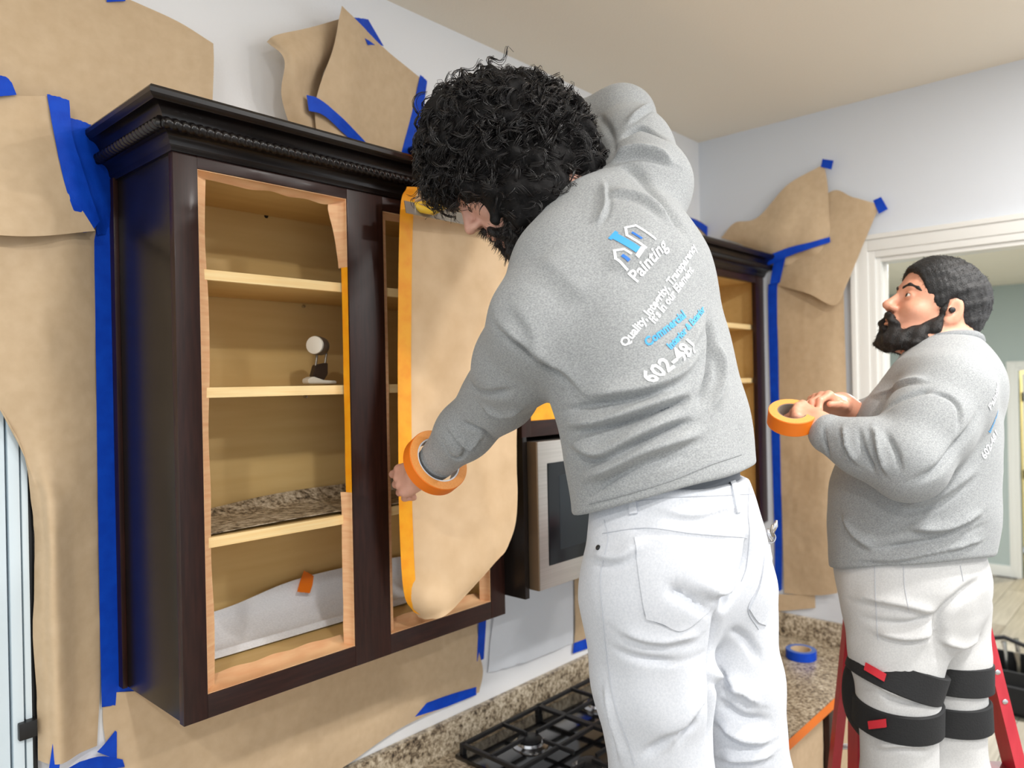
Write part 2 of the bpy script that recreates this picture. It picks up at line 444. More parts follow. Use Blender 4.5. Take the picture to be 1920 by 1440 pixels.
def crown(t, x0, x1, yf, zb, left=True, right=True, rope=True, m=None):
    # profile: fillet, small cove, rope seat, big cove, top fillet
    pr = [(-0.004, zb), (0.006, zb), (0.008, zb+0.006), (0.012, zb+0.010)]
    for i in range(6):
        a = math.pi/2*i/5; pr.append((0.012+0.018*(1-math.cos(a)), zb+0.010+0.020*math.sin(a)))
    pr += [(0.034, zb+0.032), (0.034, zb+0.044)]
    for i in range(8):
        a = math.pi/2*i/7; pr.append((0.034+0.026*(1-math.cos(a)), zb+0.046+0.026*math.sin(a)))
    pr += [(0.062, zb+0.074), (0.066, zb+0.076), (0.070, zb+0.080), (0.071, zb+0.088), (0.067, zb+0.094), (-0.004, zb+0.094)]
    path = []
    if left: path += [(x0, D-0.002, -1, 0), (x0, yf, -1, -1)]
    else: path += [(x0, yf, 0, -1)]
    if right: path += [(x1, yf, 1, -1), (x1, D-0.002, 1, 0)]
    else: path += [(x1, yf, 0, -1)]
    cm = sweep_crown('crown_moulding', pr, path, CROWN_M, t)
    if rope:
        zr = zb+0.038; o = 0.040; rp = []
        if left: rp.append(rope_geo((x0-o, D-0.01, zr), (x0-o, yf-o, zr), 0.0105))
        rp.append(rope_geo((x0-(o if left else 0), yf-o, zr), (x1+(o if right else 0), yf-o, zr), 0.0105))
        if right: rp.append(rope_geo((x1+o, yf-o, zr), (x1+o, D-0.01, zr), 0.0105))
        v, f = merge(rp)
        o2 = mesh('rope_trim', v, f, CROWN_M, t, True); o2.parent = cm
    return cm
def wall_cabinet(label, x0, x1, yf, z0, z1, opens, shelves, crn, pins=True):
    t = thing('wall_cabinet', ((x0+x1)/2, (yf+D)/2, Z(z0)), label, 'cabinet')
    ft = 0.020; pt = 0.016; yb = D-0.001
    zA, zB = Z(z0), Z(z1)
    box('side_panel', x0, x0+pt, yf+ft, yb, zA+0.004, zB, ESPRESSO_SIDE, t)
    box('side_panel', x1-pt, x1, yf+ft, yb, zA+0.004, zB, ESPRESSO_SIDE, t)
    box('side_lining', x0+pt, x0+pt+0.003, yf+ft, yb-0.008, zA+0.02, zB-0.002, MAPLE, t, 0)
    box('side_lining', x1-pt-0.003, x1-pt, yf+ft, yb-0.008, zA+0.02, zB-0.002, MAPLE, t, 0)
    box('back_panel', x0+pt, x1-pt, yb-0.008, yb, zA+0.01, zB, MAPLE, t, 0)
    zo = min(o[2] for o in opens); zt = max(o[3] for o in opens)
    box('bottom_panel', x0+pt, x1-pt, yf+ft, yb-0.008, Z(zo)-0.020, Z(zo)-0.004, MAPLE, t, 0)
    box('top_panel', x0+pt, x1-pt, yf+ft, yb-0.008, Z(zt)+0.006, Z(zt)+0.022, MAPLE, t, 0)
    # face frame: rails across, stiles upright
    xs = [x0-0.0015]+[v for o in opens for v in (o[0], o[1])]+[x1+(0.0015 if x1 < XB-.01 else -0.001)]
    for i in range(0, len(xs), 2):
        box('stile', xs[i], xs[i+1], yf, yf+ft, zA, zB, ESPRESSO, t)
    for o in opens:
        box('rail', o[0], o[1], yf+0.0004, yf+ft, zA, Z(o[2]), ESPRESSO_X, t)
        box('rail', o[0], o[1], yf+0.0004, yf+ft, Z(o[3]), zB, ESPRESSO_X, t)
    for zs in shelves:
        sh = box('shelf', x0+pt+0.004, x1-pt-0.004, yf+0.045, yb-0.010, Z(zs)-0.020, Z(zs), MAPLE, t, 0.0005)
        e = box('edge_band', x0+pt+0.004, x1-pt-0.004, yf+0.030, yf+0.045, Z(zs)-0.021, Z(zs)+0.0003, MAPLE_EDGE, t, 0.001); e.parent = sh; e.matrix_parent_inverse = Matrix()
        if pins:
            for px_, py_ in ((x0+(x1-x0)*0.512, yf+0.25),):
                p_ = lathe('shelf_pin', (px_, yb-0.012, Z(zs)-0.028), (0, -1, 0), [(0.0005, 0.0), (0.004, 0.0), (0.0045, 0.006), (0.003, 0.009), (0.0005, 0.0095)], CHROME, t, 12)
    crown(t, x0, x1, yf, Z(z1)-0.004, *crn)
    return t

AX0, AX1, YF = 0.632, 1.545, 1.46
A_OP = [(0.679, 1.034, -0.607, 0.442), (1.138, 1.490, -0.607, 0.430)]
SH = [0.247, 0.005, -0.302]
cabA = wall_cabinet('dark espresso wall cabinet nearest the camera, doors off, rope-trimmed crown', AX0, AX1, YF, -0.654, 0.470, A_OP, SH, (True, False, True))
box('scribe_strip', AX0-0.010, AX0, D-0.030, D-0.002, Z(-0.652), Z(0.470), ESPRESSO, cabA, 0.001)
# knot mark and screw in the raw back
lathe('screw_head', (1.0, D-0.009, Z(0.447)), (0, -1, 0), [(0.0005, 0), (0.006, 0), (0.005, 0.002), (0.0005, 0.0025)], BLACK, cabA, 12)

YB, BX1 = 1.382, 2.33
cabB = wall_cabinet('tall dark cabinet section above the microwave with orange-edged opening', AX1+0.001, BX1, YB, -0.150, 0.640, [(1.585, 2.290, -0.105, 0.585)], [0.25], (True, True, False), False)
for xx in ((AX1+0.001, AX1+0.019), (BX1-0.018, BX1)):
    box('end_panel', xx[0], xx[1], YB, D-0.002, Z(-0.600), Z(-0.1495), ESPRESSO_SIDE, cabB)
cabC = wall_cabinet('dark open-shelved wall cabinet in the far corner beside the end wall', BX1+0.001, XB-0.002, YF, -0.654, 0.470, [(2.385, 2.80, -0.607, 0.435), (2.865, 3.235, -0.607, 0.435)], SH, (False, False, True), False)

# strips of raw wood / tape lining the openings of the near cabinet (wavy inner edges)
def wave(n, amp, seed, base=0.006):
    return [base+amp*abs(mnoise.noise(Vector((i*0.9, seed*7.3, 0)))) for i in range(n)]
def liner(name, p0, p1, inward, m, lab, amp=0.012, seed=0, base=0.004, n=9, y0=YF+0.003, y1=YF+0.034, group=None, prof=None):
    """ribbon on the inside edge of an opening from p0 to p1 (x,z); inward = (dx,dz)"""
    w = prof or wave(n, amp, seed, base); r0 = []; r1 = []; r2 = []
    for i in range(n):
        t_ = i/(n-1); x = p0[0]+(p1[0]-p0[0])*t_; z = p0[1]+(p1[1]-p0[1])*t_
        r0.append((x+inward[0]*0.001, y0, Z(z+inward[1]*0.001)))
        r1.append((x+inward[0]*0.002, (y0+y1)/2, Z(z+inward[1]*0.002)))
        r2.append((x+inward[0]*w[i], y1, Z(z+inward[1]*w[i])))
    o = sheet(name, [r0, r1, r2], m, nu=48, nv=8, th=0.0012)
    return tag(o, lab, 'tape', group)
(a0, a1, az0, az1), (b0, b1, bz0, bz1) = A_OP
g = None
liner('tape_liner', (a0, az0), (a0, az1), (1, 0), PEACH, 'long tan strip lining the left edge of the near cabinet opening', 0.010, 1, 0.027)
liner('tape_liner', (a0, az1), (a1, az1), (0, -1), PEACH, 'wavy tan strip lining the top edge of the near cabinet opening', 0.018, 2, 0.006)
liner('tape_liner', (a1, az0), (a1, az0+0.36), (-1, 0), PEACH, 'tan strip lining the lower right edge of the near opening', 0.012, 3, 0.008)
liner('tape_liner', (a1, az0+0.36), (a1, az1-0.16), (-1, 0), ORANGE, 'narrow orange strip on the right edge of the near opening', 0.002, 4, 0.003, y1=YF+0.022)
liner('tape_liner', (a1, az1-0.16), (a1, az1), (-1, 0), PEACH, 'short tan strip curling at the upper right corner of the near opening', 0.020, 5, 0.006, prof=[.003, .005, .008, .011, .015, .020, .026, .030, .026])
liner('tape_liner', (a0, az0), (a1, az0), (0, 1), PEACH, 'wide tan strip along the bottom edge of the near opening', 0.008, 6, 0.014, y1=YF+0.06)
liner('tape_liner', (b0, bz0), (b0, bz1), (1, 0), PEACH, 'thin tan strip on the left edge of the half-covered opening', 0.003, 7, 0.022, y1=YF+0.020)
liner('tape_liner', (b0, bz1), (b1, bz1), (0, -1), PEACH, 'pale strip along the top of the half-covered opening', 0.006, 8, 0.010)
liner('tape_liner', (b0, bz0), (b1, bz0), (0, 1), PEACH, 'tan strip along the bottom of the half-covered opening', 0.008, 9, 0.014, y1=YF+0.06)
liner('tape_liner', (b1, bz0), (b1, bz1), (-1, 0), PEACH, 'tan strip on the right edge of the half-covered opening', 0.010, 10, 0.012)
# orange strips and kraft in the opening above the microwave
liner('tape_liner', (1.585, -0.105), (1.585, 0.585), (1, 0), ORANGE, 'orange strip down the left edge of the opening above the microwave', 0.004, 11, 0.05, y0=YB+0.004, y1=YB+0.012)
liner('tape_liner', (1.585, -0.105), (2.29, -0.105), (0, 1), ORANGE, 'orange strip along the bottom of the opening above the microwave', 0.004, 12, 0.05, y0=YB+0.004, y1=YB+0.012)
o = sheet('masking_paper', [[(1.60, YB+0.018, Z(z)), (1.9, YB+0.024, Z(z)), (2.275, YB+0.018, Z(z))] for z in (0.575, 0.2, -0.09)], KRAFT2, nu=20, nv=20, crinkle=0.003)
tag(o, 'kraft paper covering the opening above the microwave', 'paper')

# contents of the near cabinet
o = sheet('shelf_liner', [[(0.655, 1.745, Z(-0.288)), (0.80, 1.748, Z(-0.286)), (1.0, 1.750, Z(-0.270)), (1.25, 1.75, Z(-0.268)), (1.5, 1.75, Z(-0.27))],
                          [(0.655, 1.70, Z(-0.294)), (0.80, 1.70, Z(-0.299)), (1.0, 1.70, Z(-0.296)), (1.25, 1.70, Z(-0.296)), (1.5, 1.70, Z(-0.297))],
                          [(0.655, 1.60, Z(-0.295)), (0.80, 1.60, Z(-0.297)), (1.0, 1.60, Z(-0.297)), (1.25, 1.60, Z(-0.298)), (1.5, 1.60, Z(-0.298))],
                          [(0.655, 1.497, Z(-0.298)), (0.80, 1.497, Z(-0.294)), (1.0, 1.497, Z(-0.292)), (1.25, 1.497, Z(-0.298)), (1.5, 1.497, Z(-0.298))]],
          LINER, nu=40, nv=30, th=0.0012, crinkle=0.0015)
tag(o, 'granite-print shelf liner lying on the lowest shelf of the near cabinet', 'liner')
o = sheet('padded_liner', [[(x, 1.756-0.012*(x > 0.7), Z(z)) for x, z in ((0.655, -0.535), (0.85, -0.53), (1.05, -0.50), (1.3, -0.50), (1.5, -0.51))],
                           [(x, 1.740, Z(-0.56)) for x in (0.655, 0.85, 1.05, 1.3, 1.5)],
                           [(x, 1.70, Z(-0.594)) for x in (0.655, 0.85, 1.05, 1.3, 1.5)],
                           [(x, 1.665, Z(-0.604)) for x in (0.655, 0.85, 1.05, 1.3, 1.5)],
                           [(x, 1.648, Z(-0.592)) for x in (0.655, 0.85, 1.05, 1.3, 1.5)],
                           [(x, 1.638, Z(-0.606)) for x in (0.655, 0.85, 1.05, 1.3, 1.5)]], PADDED, nu=40, nv=40, th=0.002)
tag(o, 'white ribbed liner rolled against the back of the near cabinet floor', 'liner')
c = PY(572, 1092, 1.738)
o = sheet('tape_piece', [[PY(570, 1070, 1.741), PY(588, 1080, 1.741)], [PY(562, 1092, 1.733), PY(586, 1096, 1.733)], [PY(557, 1110, 1.722), PY(581, 1112, 1.722)]], ORANGE_RIM, nu=10, nv=10, th=0.0006, jag=.3)
tag(o, 'torn orange tape piece holding the white liner inside the near cabinet', 'tape')
# small fitting on the middle shelf
FW = mat('off_white_plastic', srgb(236, 230, 216), 0.35); FG = mat('grey_metal', srgb(150, 142, 130), 0.35, metal=0.7); FD = mat('dark_brown_metal', srgb(58, 44, 34), 0.4)
ft_ = thing('metal_fitting', (1.035, 1.60, Z(0.005)), 'small off-white round-headed metal fitting standing on the middle shelf', 'hardware')
hd = PY(590, 647, 1.585); ax = np.array([0.86, 0.5, -0.05]); ax /= np.linalg.norm(ax)
lathe('round_head', hd, ax, [(0.0005, -0.002), (0.016, -0.001), (0.0225, 0.002), (0.0235, 0.006), (0.0225, 0.034), (0.018, 0.042), (0.0005, 0.043)], FG, ft_, 28)
lathe('head_cap', hd-ax*0.001, -ax, [(0.0005, 0.004), (0.014, 0.0035), (0.0215, 0.0015), (0.0220, -0.001)], FW, ft_, 28)
for px in (595, 612):
    tube('link', [PY(px, 662, 1.60), PY(px-4, 690, 1.60)], 0.003, FG, ft_)
q = [PY(590, 684, 1.60), PY(612, 680, 1.60), PY(612, 702, 1.60), PY(604, 714, 1.60), PY(584, 706, 1.60)]
prism('arm', [(v[0], v[2]) for v in q], 0.02, FD, ft_, 'y', 1.592, 0.002)
q = [PY(575, 719, 1.59), PY(574, 711, 1.59), PY(584, 706, 1.59), PY(604, 713, 1.59), PY(627, 714, 1.59), PY(628, 719, 1.59)]
q = [(v[0], max(v[2], Z(0.0055))) for v in q]
prism('base_plate', q, 0.03, FW, ft_, 'y', 1.58, 0.002)

# microwave
mw = thing('microwave', (1.93, 1.56, Z(-0.575)), 'stainless steel over-range microwave with black glass window', 'microwave')
mx0, mx1, mz0, mz1, myf = AX1+0.020, BX1-0.020, Z(-0.575), Z(-0.162), 1.382
box('body', mx0, mx1, myf, D-0.004, mz0, mz1, BLACK, mw, 0.003)
box('body_side', mx0-0.0005, mx0+0.004, myf-0.034, myf+0.0, mz0, mz1, STEEL_SIDE, mw, 0.001)
dx1 = mx1-0.19
dd = box('door', mx0+0.003, dx1, myf-0.036, myf-0.001, mz0, mz1, STEEL, mw, 0.003)
wa, wb = mx0+0.042, dx1-0.06
g1 = box('glass', wa, wb, myf-0.0375, myf-0.03, mz0+0.062, mz1-0.062, GLASSBLK, mw, 0.004); g1.parent = dd; g1.matrix_parent_inverse = Matrix()
g2 = box('window', wa+0.05, wb-0.05, myf-0.0383, myf-0.03, mz0+0.10, mz1-0.10, GLASSBLK2, mw, 0.004); g2.parent = dd; g2.matrix_parent_inverse = Matrix()
h1 = tube('handle', [(dx1-0.025, myf-0.03, mz0+0.05), (dx1-0.025, myf-0.065, mz0+0.06), (dx1-0.025, myf-0.065, mz1-0.06), (dx1-0.025, myf-0.03, mz1-0.05)], 0.009, CHROME, mw, 10); h1.parent = dd
cp = box('control_panel', dx1+0.002, mx1, myf-0.036, myf-0.001, mz0, mz1, GLASSBLK, mw, 0.003)
for i in range(3):
    for j in range(4):
        k_ = box('button', dx1+0.03+i*0.045, dx1+0.062+i*0.045, myf-0.038, myf-0.035, mz0+0.04+j*0.05, mz0+0.07+j*0.05, BLACK, mw, 0.001); k_.parent = cp; k_.matrix_parent_inverse = Matrix()

# countertop, cooktop, base cabinets
ZK = Z(-1.16); CY = 0.985
ct = thing('countertop', (1.9, 1.4, ZK-0.04), 'speckled tan granite countertop with low backsplash along the wall', 'countertop')
box('slab', 0.58, XB-0.002, CY, D-0.002, ZK-0.04, ZK, GRANITE, ct, 0.008)
box('backsplash', 0.58, XB-0.002, D-0.024, D-0.002, ZK, ZK+0.10, GRANITE, ct, 0.003)
box('backsplash', XB-0.024, XB-0.002, CY+0.02, D-0.024, ZK, ZK+0.10, GRANITE, ct, 0.003)
o = sheet('tape_strip', [[(x, CY-0.0015, ZK-0.003) for x in (2.2, 2.6, 3.0, 3.31)], [(x, CY-0.0025, ZK-0.02) for x in (2.2, 2.6, 3.0, 3.31)], [(x, CY-0.0015, ZK-0.038) for x in (2.2, 2.6, 3.0, 3.31)]], ORANGE_RIM, nu=30, nv=6, th=0.0006)
tag(o, 'orange tape strip along the front edge of the granite countertop', 'tape')
def base_cabinet(x0, x1, lab):
    t = thing('base_cabinet', ((x0+x1)/2, 1.4, 0), lab, 'cabinet')
    zt = ZK-0.041; yf = CY+0.03
    box('side_panel', x0, x0+0.018, yf+0.02, D-0.004, 0.0, zt, ESPRESSO_SIDE, t); box('side_panel', x1-0.018, x1, yf+0.02, D-0.004, 0.0, zt, ESPRESSO_SIDE, t)
    box('back_panel', x0+0.018, x1-0.018, D-0.012, D-0.004, 0.1, zt, MAPLE, t, 0); box('bottom_panel', x0+0.018, x1-0.018, yf+0.02, D-0.012, 0.10, 0.118, MAPLE, t, 0)
    xm = (x0+x1)/2
    for a, b in ((x0, x0+0.045), (xm-0.03, xm+0.03), (x1-0.045, x1)): box('stile', a, b, yf, yf+0.02, 0.10, zt, ESPRESSO, t)
    for a, b, sd in ((x0+0.045, xm-0.03, 'left'), (xm+0.03, x1-0.045, 'right')):
        box('rail', a, b, yf, yf+0.02, zt-0.035, zt, ESPRESSO_X, t); box('rail', a, b, yf, yf+0.02, 0.10, 0.14, ESPRESSO_X, t)
        o = sheet('masking_paper', [[(a+.002, yf+0.024, z), ((a+b)/2, yf+0.03, z), (b-.002, yf+0.024, z)] for z in (zt-0.037, 0.5, 0.15)], KRAFT, nu=14, nv=14, crinkle=0.003)
        tag(o, 'kraft paper over the %s opening of the base cabinet %s' % (sd, lab.split('cabinet ')[1]), 'paper', 'kraft paper over base cabinet openings')
    box('toe_kick', x0+0.018, x1-0.018, yf+0.07, yf+0.085, 0.0, 0.10, ESPRESSO_X, t)
base_cabinet(0.60, 1.47, 'dark base cabinet under the left counter end')
base_cabinet(1.472, 2.34, 'dark base cabinet below the gas cooktop')
base_cabinet(2.342, XB-0.003, 'dark base cabinet in the far corner')

ck = thing('gas_cooktop', (1.96, 1.42, ZK), 'black gas cooktop with cast-iron grates set in the granite', 'cooktop')
kx0, kx1, ky0, ky1 = 1.575, 2.335, 1.15, 1.715
box('pan', kx0, kx1, ky0, ky1, ZK+0.0005, ZK+0.014, COOK, ck, 0.005)
for cx_ in (kx0+0.195, kx1-0.195):
    for cy_ in (ky0+0.19, ky1-0.14):
        b_ = lathe('burner', (cx_, cy_, ZK+0.014), (0, 0, 1), [(0.058, 0), (0.058, 0.004), (0.045, 0.008), (0.042, 0.016), (0.0005, 0.016)], CHROME, ck, 28)
        c_ = lathe('burner_cap', (cx_, cy_, ZK+0.031), (0, 0, 1), [(0.030, -0.001), (0.037, 0.001), (0.037, 0.006), (0.032, 0.009), (0.0005, 0.009)], IRON, ck, 28); c_.parent = b_
for (gx0, gx1) in ((kx0+0.018, (kx0+kx1)/2-0.004), ((kx0+kx1)/2+0.004, kx1-0.018)):
    bm = bmesh.new(); gz = ZK+0.048; gy0, gy1 = ky0+0.075, ky1-0.018; w = 0.006
    for y in (gy0, gy1): bm_box(bm, gx0, gx1, y-w, y+w, gz-0.012, gz, 0.002)
    for x in (gx0, gx1): bm_box(bm, x-w, x+w, gy0, gy1, gz-0.012, gz, 0.002)
    for x in (gx0, gx1):
        for y in (gy0, gy1): bm_box(bm, x-0.008, x+0.008, y-0.008, y+0.008, ZK+0.0145, gz, 0.002)
    bm_box(bm, gx0, gx1, (gy0+gy1)/2-w, (gy0+gy1)/2+w, gz-0.012, gz, 0.002)
    xm = (gx0+gx1)/2
    for y0_, y1_ in ((gy0, (gy0+gy1)/2-0.13), ((gy0+gy1)/2-0.06, (gy0+gy1)/2+0.06), ((gy0+gy1)/2+0.13, gy1)):
        bm_box(bm, xm-w*0.8, xm+w*0.8, y0_, y1_, gz-0.010, gz+0.002, 0.002)
    for yc in (ky0+0.19, ky1-0.14):
        bm_box(bm, gx0, xm-0.03, yc-w*0.8, yc+w*0.8, gz-0.010, gz+0.002, 0.002); bm_box(bm, xm+0.03, gx1, yc-w*0.8, yc+w*0.8, gz-0.010, gz+0.002, 0.002)
    bm_obj('grate', bm, IRON, ck, True, math.radians(40))
for i in range(5):
    x = kx0+0.16+i*0.11
    lathe('knob', (x, ky0+0.038, ZK+0.014), (0, 0, 1), [(0.020, 0), (0.020, 0.004), (0.016, 0.006), (0.014, 0.022), (0.0005, 0.023)], BLACK, ck, 20)

# ================================================================== MASKING PAPER AND TAPE
def WL(pts, extra=0.0): return [PY(x, y, D-0.003-o-extra) for x, y, o in pts]       # on the masked wall, o metres off it
def WE(pts, extra=0.0): return [PX(x, y, XB-0.003-o-extra) for x, y, o in pts]      # on the end wall
def paper(rows, lab, m=None, end=False, nu=48, nv=48, cr=0.003, cs=9, seed=0):
    o = sheet('masking_paper', [(WE if end else WL)(r) for r in rows], m or KRAFT, nu=nu, nv=nv, crinkle=cr, cs=cs, seed=seed)
    return tag(o, lab, 'paper')
def tape(rows, lab, m=None, end=False, nu=16, nv=16, cr=0.0, cs=40, seed=0, jag=0.25):
    o = sheet('tape_strip', [(WE if end else WL)(r) for r in rows], m or BLUE, nu=nu, nv=nv, crinkle=cr, cs=cs, seed=seed, jag=jag, th=0.0005)
    return tag(o, lab, 'tape')

# sheet 1: large one at the upper left
paper([[(-160, -60, .01), (60, -70, .02), (238, -3, .02), (330, 38, .03), (400, 82, .075)],
       [(-160, 60, .02), (60, 60, .03), (240, 70, .035), (335, 100, .04), (401, 120, .075)],
       [(-160, 170, .02), (60, 170, .035), (230, 180, .04), (335, 190, .045), (398, 200, .07)],
       [(-160, 260, .02), (60, 262, .035), (200, 262, .04), (330, 262, .045), (394, 268, .06)]],
      'large kraft paper sheet on the wall above the near cabinet corner', cr=.004, cs=7)
tape([[(200, -12, .028), (236, -10, .028)], [(200, 4, .028), (235, 2, .028)]], 'bit of blue tape at the top edge of the large paper sheet')
# sheet 3: long vertical drop beside the cabinet
paper([[(-120, 420, .05), (20, 425, .05), (95, 425, .05), (135, 425, .045), (182, 425, .008)],
       [(-120, 600, .055), (20, 600, .055), (85, 600, .06), (130, 600, .045), (184, 600, .007)],
       [(-110, 600, .055), (4, 735, .055), (82, 760, .06), (130, 760, .045), (186, 760, .006)],
       [(28, 812, .05), (56, 872, .045), (88, 880, .06), (132, 890, .045), (187, 890, .006)],
       [(60, 950, .028), (78, 960, .05), (100, 960, .072), (140, 960, .04), (188, 960, .006)],
       [(64, 1180, .028), (84, 1180, .055), (108, 1180, .075), (145, 1180, .035), (191, 1180, .006)],
       [(72, 1425, .028), (92, 1432, .055), (118, 1432, .068), (150, 1412, .03), (182, 1398, .006)]],
      'long kraft paper drop with a rounded fold hanging beside the cabinet', nv=90, cr=.005, cs=8, seed=2)
# sheet 2: flap that overlaps it
paper([[(-120, 172, .02), (-20, 178, .05), (40, 180, .062), (92, 180, .060)],
       [(-120, 260, .02), (-20, 262, .065), (45, 262, .075), (106, 262, .065)],
       [(-120, 350, .02), (-20, 352, .075), (60, 352, .085), (130, 350, .068)],
       [(-120, 432, .02), (-20, 440, .085), (70, 443, .09), (178, 433, .055)]],
      'short kraft paper flap overlapping the long drop at the left border', cr=.003, cs=8, seed=4)
tape([[(88, 177, .064), (108, 181, .066), (130, 189, .066)], [(101, 250, .070), (118, 252, .070), (136, 254, .068)], [(118, 330, .073), (138, 330, .070), (158, 326, .062)],
      [(136, 390, .068), (156, 388, .062), (176, 382, .050)], [(157, 436, .060), (172, 432, .054), (187, 415, .044)]],
     'wide blue tape band down the right edge of the short paper flap', nv=40, cr=.0012)
tape([[(-30, 140, .064), (8, 143, .064), (22, 155, .064)], [(-30, 182, .068), (10, 180, .068), (31, 178, .068)]], 'curled blue tape end at the left border above the flap', cr=.001)
tape([[(122, 220, .060), (160, 230, .05), (212, 250, .02)], [(126, 290, .06), (165, 300, .04), (212, 320, .004)], [(150, 350, .05), (182, 360, .03), (216, 370, .003)], [(172, 400, .035), (192, 405, .015), (214, 410, .001)], [(183, 440, .02), (196, 440, .008), (213, 440, .001)]],
     'crumpled blue tape patch bridging the flap and the crown end', nu=24, nv=30, cr=.004, cs=22, seed=3)
tape([[(176, 425, .012), (214, 425, .0)], [(179, 600, .016), (216, 600, .0)], [(183, 900, .016), (223, 900, .0)], [(188, 1200, .015), (230, 1200, .0)], [(191, 1324, .012), (234, 1322, .0)]],
     'long vertical blue tape strip along the near cabinet side', nv=60, cr=.0006, cs=18)
tape([[(191, 1290, .0075), (240, 1285, .002), (300, 1262, .002)], [(191, 1326, .0075), (235, 1318, .002), (300, 1296, .002)]], 'short blue tape under the lower corner of the near cabinet')
tape([[(100, 1386, .062), (116, 1404, .064)], [(92, 1440, .064), (110, 1450, .064)]], 'small blue tape tab on the bottom left of the long paper drop', jag=.1)
tape([[(216, 1370, .010), (219, 1372, .010)], [(196, 1395, .012), (219, 1400, .011)], [(182, 1410, .014), (219, 1424, .011)]], 'torn blue tape corner at the foot of the long paper drop', jag=0)
tape([[(150, 1428, .04), (190, 1418, .015), (230, 1424, .012)], [(118, 1446, .064), (190, 1444, .03), (234, 1438, .014)]], 'blue tape strip across the foot of the long paper drop')
# sheet 4: under the cabinet
paper([[(193, 1300, .004), (350, 1285, .004), (550, 1235, .004), (740, 1180, .004), (893, 1140, .004)],
       [(195, 1370, .006), (380, 1350, .010), (570, 1300, .012), (745, 1242, .008), (897, 1215, .004)],
       [(215, 1450, .008), (400, 1430, .018), (590, 1380, .02), (740, 1310, .010), (905, 1258, .004)],
       [(260, 1560, .01), (430, 1525, .02), (620, 1452, .02), (755, 1362, .012), (898, 1298, .004)]],
      'wide kraft paper sheet on the wall below the near cabinet', cr=.004, cs=7, seed=6)
tape([[(898, 1160, .006), (912, 1158, .002)], [(894, 1240, .006), (907, 1236, .002)]], 'small vertical blue tape at the right edge of the lower paper sheet')
tape([[(800, 1318, .012), (845, 1302, .010), (893, 1288, .006)], [(778, 1344, .014), (835, 1326, .010), (893, 1303, .006)]], 'blue tape along the bottom corner of the lower paper sheet')
# sheet 5: folded piece above the crown
paper([[(500, 78, .052), (518, 66, .075), (580, 52, .07), (642, 34, .03)],
       [(533, 112, .10), (556, 108, .11), (596, 104, .075), (630, 90, .02)],
       [(528, 180, .075), (556, 182, .085), (582, 182, .05), (602, 165, .015)],
       [(552, 262, .03), (585, 268, .03), (625, 280, .02), (655, 286, .012)]],
      'kraft paper piece with a curled left end above the cabinet crown', nu=40, nv=40, cr=.002, cs=10, seed=8)
paper([[(641, 11, .095), (676, 46, .075), (714, 85, .04), (790, 148, .008)],
       [(624, 92, .095), (662, 120, .085), (704, 150, .05), (782, 190, .008)],
       [(592, 190, .075), (640, 200, .08), (694, 215, .045), (772, 240, .008)],
       [(596, 268, .045), (645, 284, .045), (700, 294, .025), (758, 300, .008)]],
      'pointed kraft paper piece taped to the wall above the cabinet crown', nu=40, nv=40, cr=.003, cs=10, seed=9)
tape([[(664, 33, .078), (690, 36, .04)], [(690, 84, .065), (719, 86, .03)]], 'blue tape at the top right of the pointed paper', jag=.4)
tape([[(788, 140, .012), (801, 152, .004)], [(770, 220, .012), (790, 228, .003)], [(750, 296, .012), (770, 304, .003)]], 'blue tape down the right edge of the pointed paper', nv=24)
tape([[(575, 178, .084), (599, 186, .086), (645, 224, .078), (700, 282, .03)], [(579, 208, .08), (606, 216, .083), (640, 246, .068), (678, 282, .04)]], 'diagonal blue tape across the foot of the pointed paper', cr=.0015)
tape([[(535, 233, .01), (577, 237, .03)], [(538, 244, .01), (578, 247, .03)]], 'small blue tape tab at the foot of the curled paper')

# sheet 6: paper being hung over the second opening, orange tape along its left edge
rows6 = [[(764, 350, 1.380), (830, 352, 1.378), (900, 356, 1.374), (978, 364, 1.370)],
         [(751, 400, 1.400), (820, 405, 1.395), (890, 412, 1.385), (975, 430, 1.370)],
         [(747, 640, 1.420), (820, 640, 1.408), (890, 640, 1.385), (971, 640, 1.370)],
         [(748, 850, 1.395), (820, 850, 1.398), (890, 850, 1.385), (968, 830, 1.370)],
         [(750, 985, 1.408), (820, 990, 1.376), (890, 980, 1.360), (970, 960, 1.366)],
         [(758, 1110, 1.418), (810, 1122, 1.366), (872, 1092, 1.342), (954, 1022, 1.358)],
         [(786, 1156, 1.428), (805, 1160, 1.390), (845, 1146, 1.35), (935, 1048, 1.350)]]
o = sheet('masking_paper', [[PY(*p) for p in r] for r in rows6], KRAFT2, nu=40, nv=80, crinkle=0.004, cs=7, seed=11)
tag(o, 'pale kraft paper the dark-haired painter is hanging over the second opening', 'paper')
r6 = []
for r in rows6[:-1]:
    (x, y, yy), (x2, y2, yy2) = r[0], r[1]
    f = 24.0/(x2-x)
    r6.append([PY(x-1, y, yy-0.003), PY(x+12, y+(y2-y)*f/2, yy-0.003+(yy2-yy)*f/2), PY(x+24, y+(y2-y)*f, yy-0.003+(yy2-yy)*f)])
r6.append([PY(776, 1148, 1.422), PY(788, 1153, 1.41), PY(800, 1157, 1.392)])
o = sheet('tape_strip', r6, ORANGE, nu=10, nv=80, th=0.0005)
tag(o, 'long orange tape along the left edge of the hung paper', 'tape')

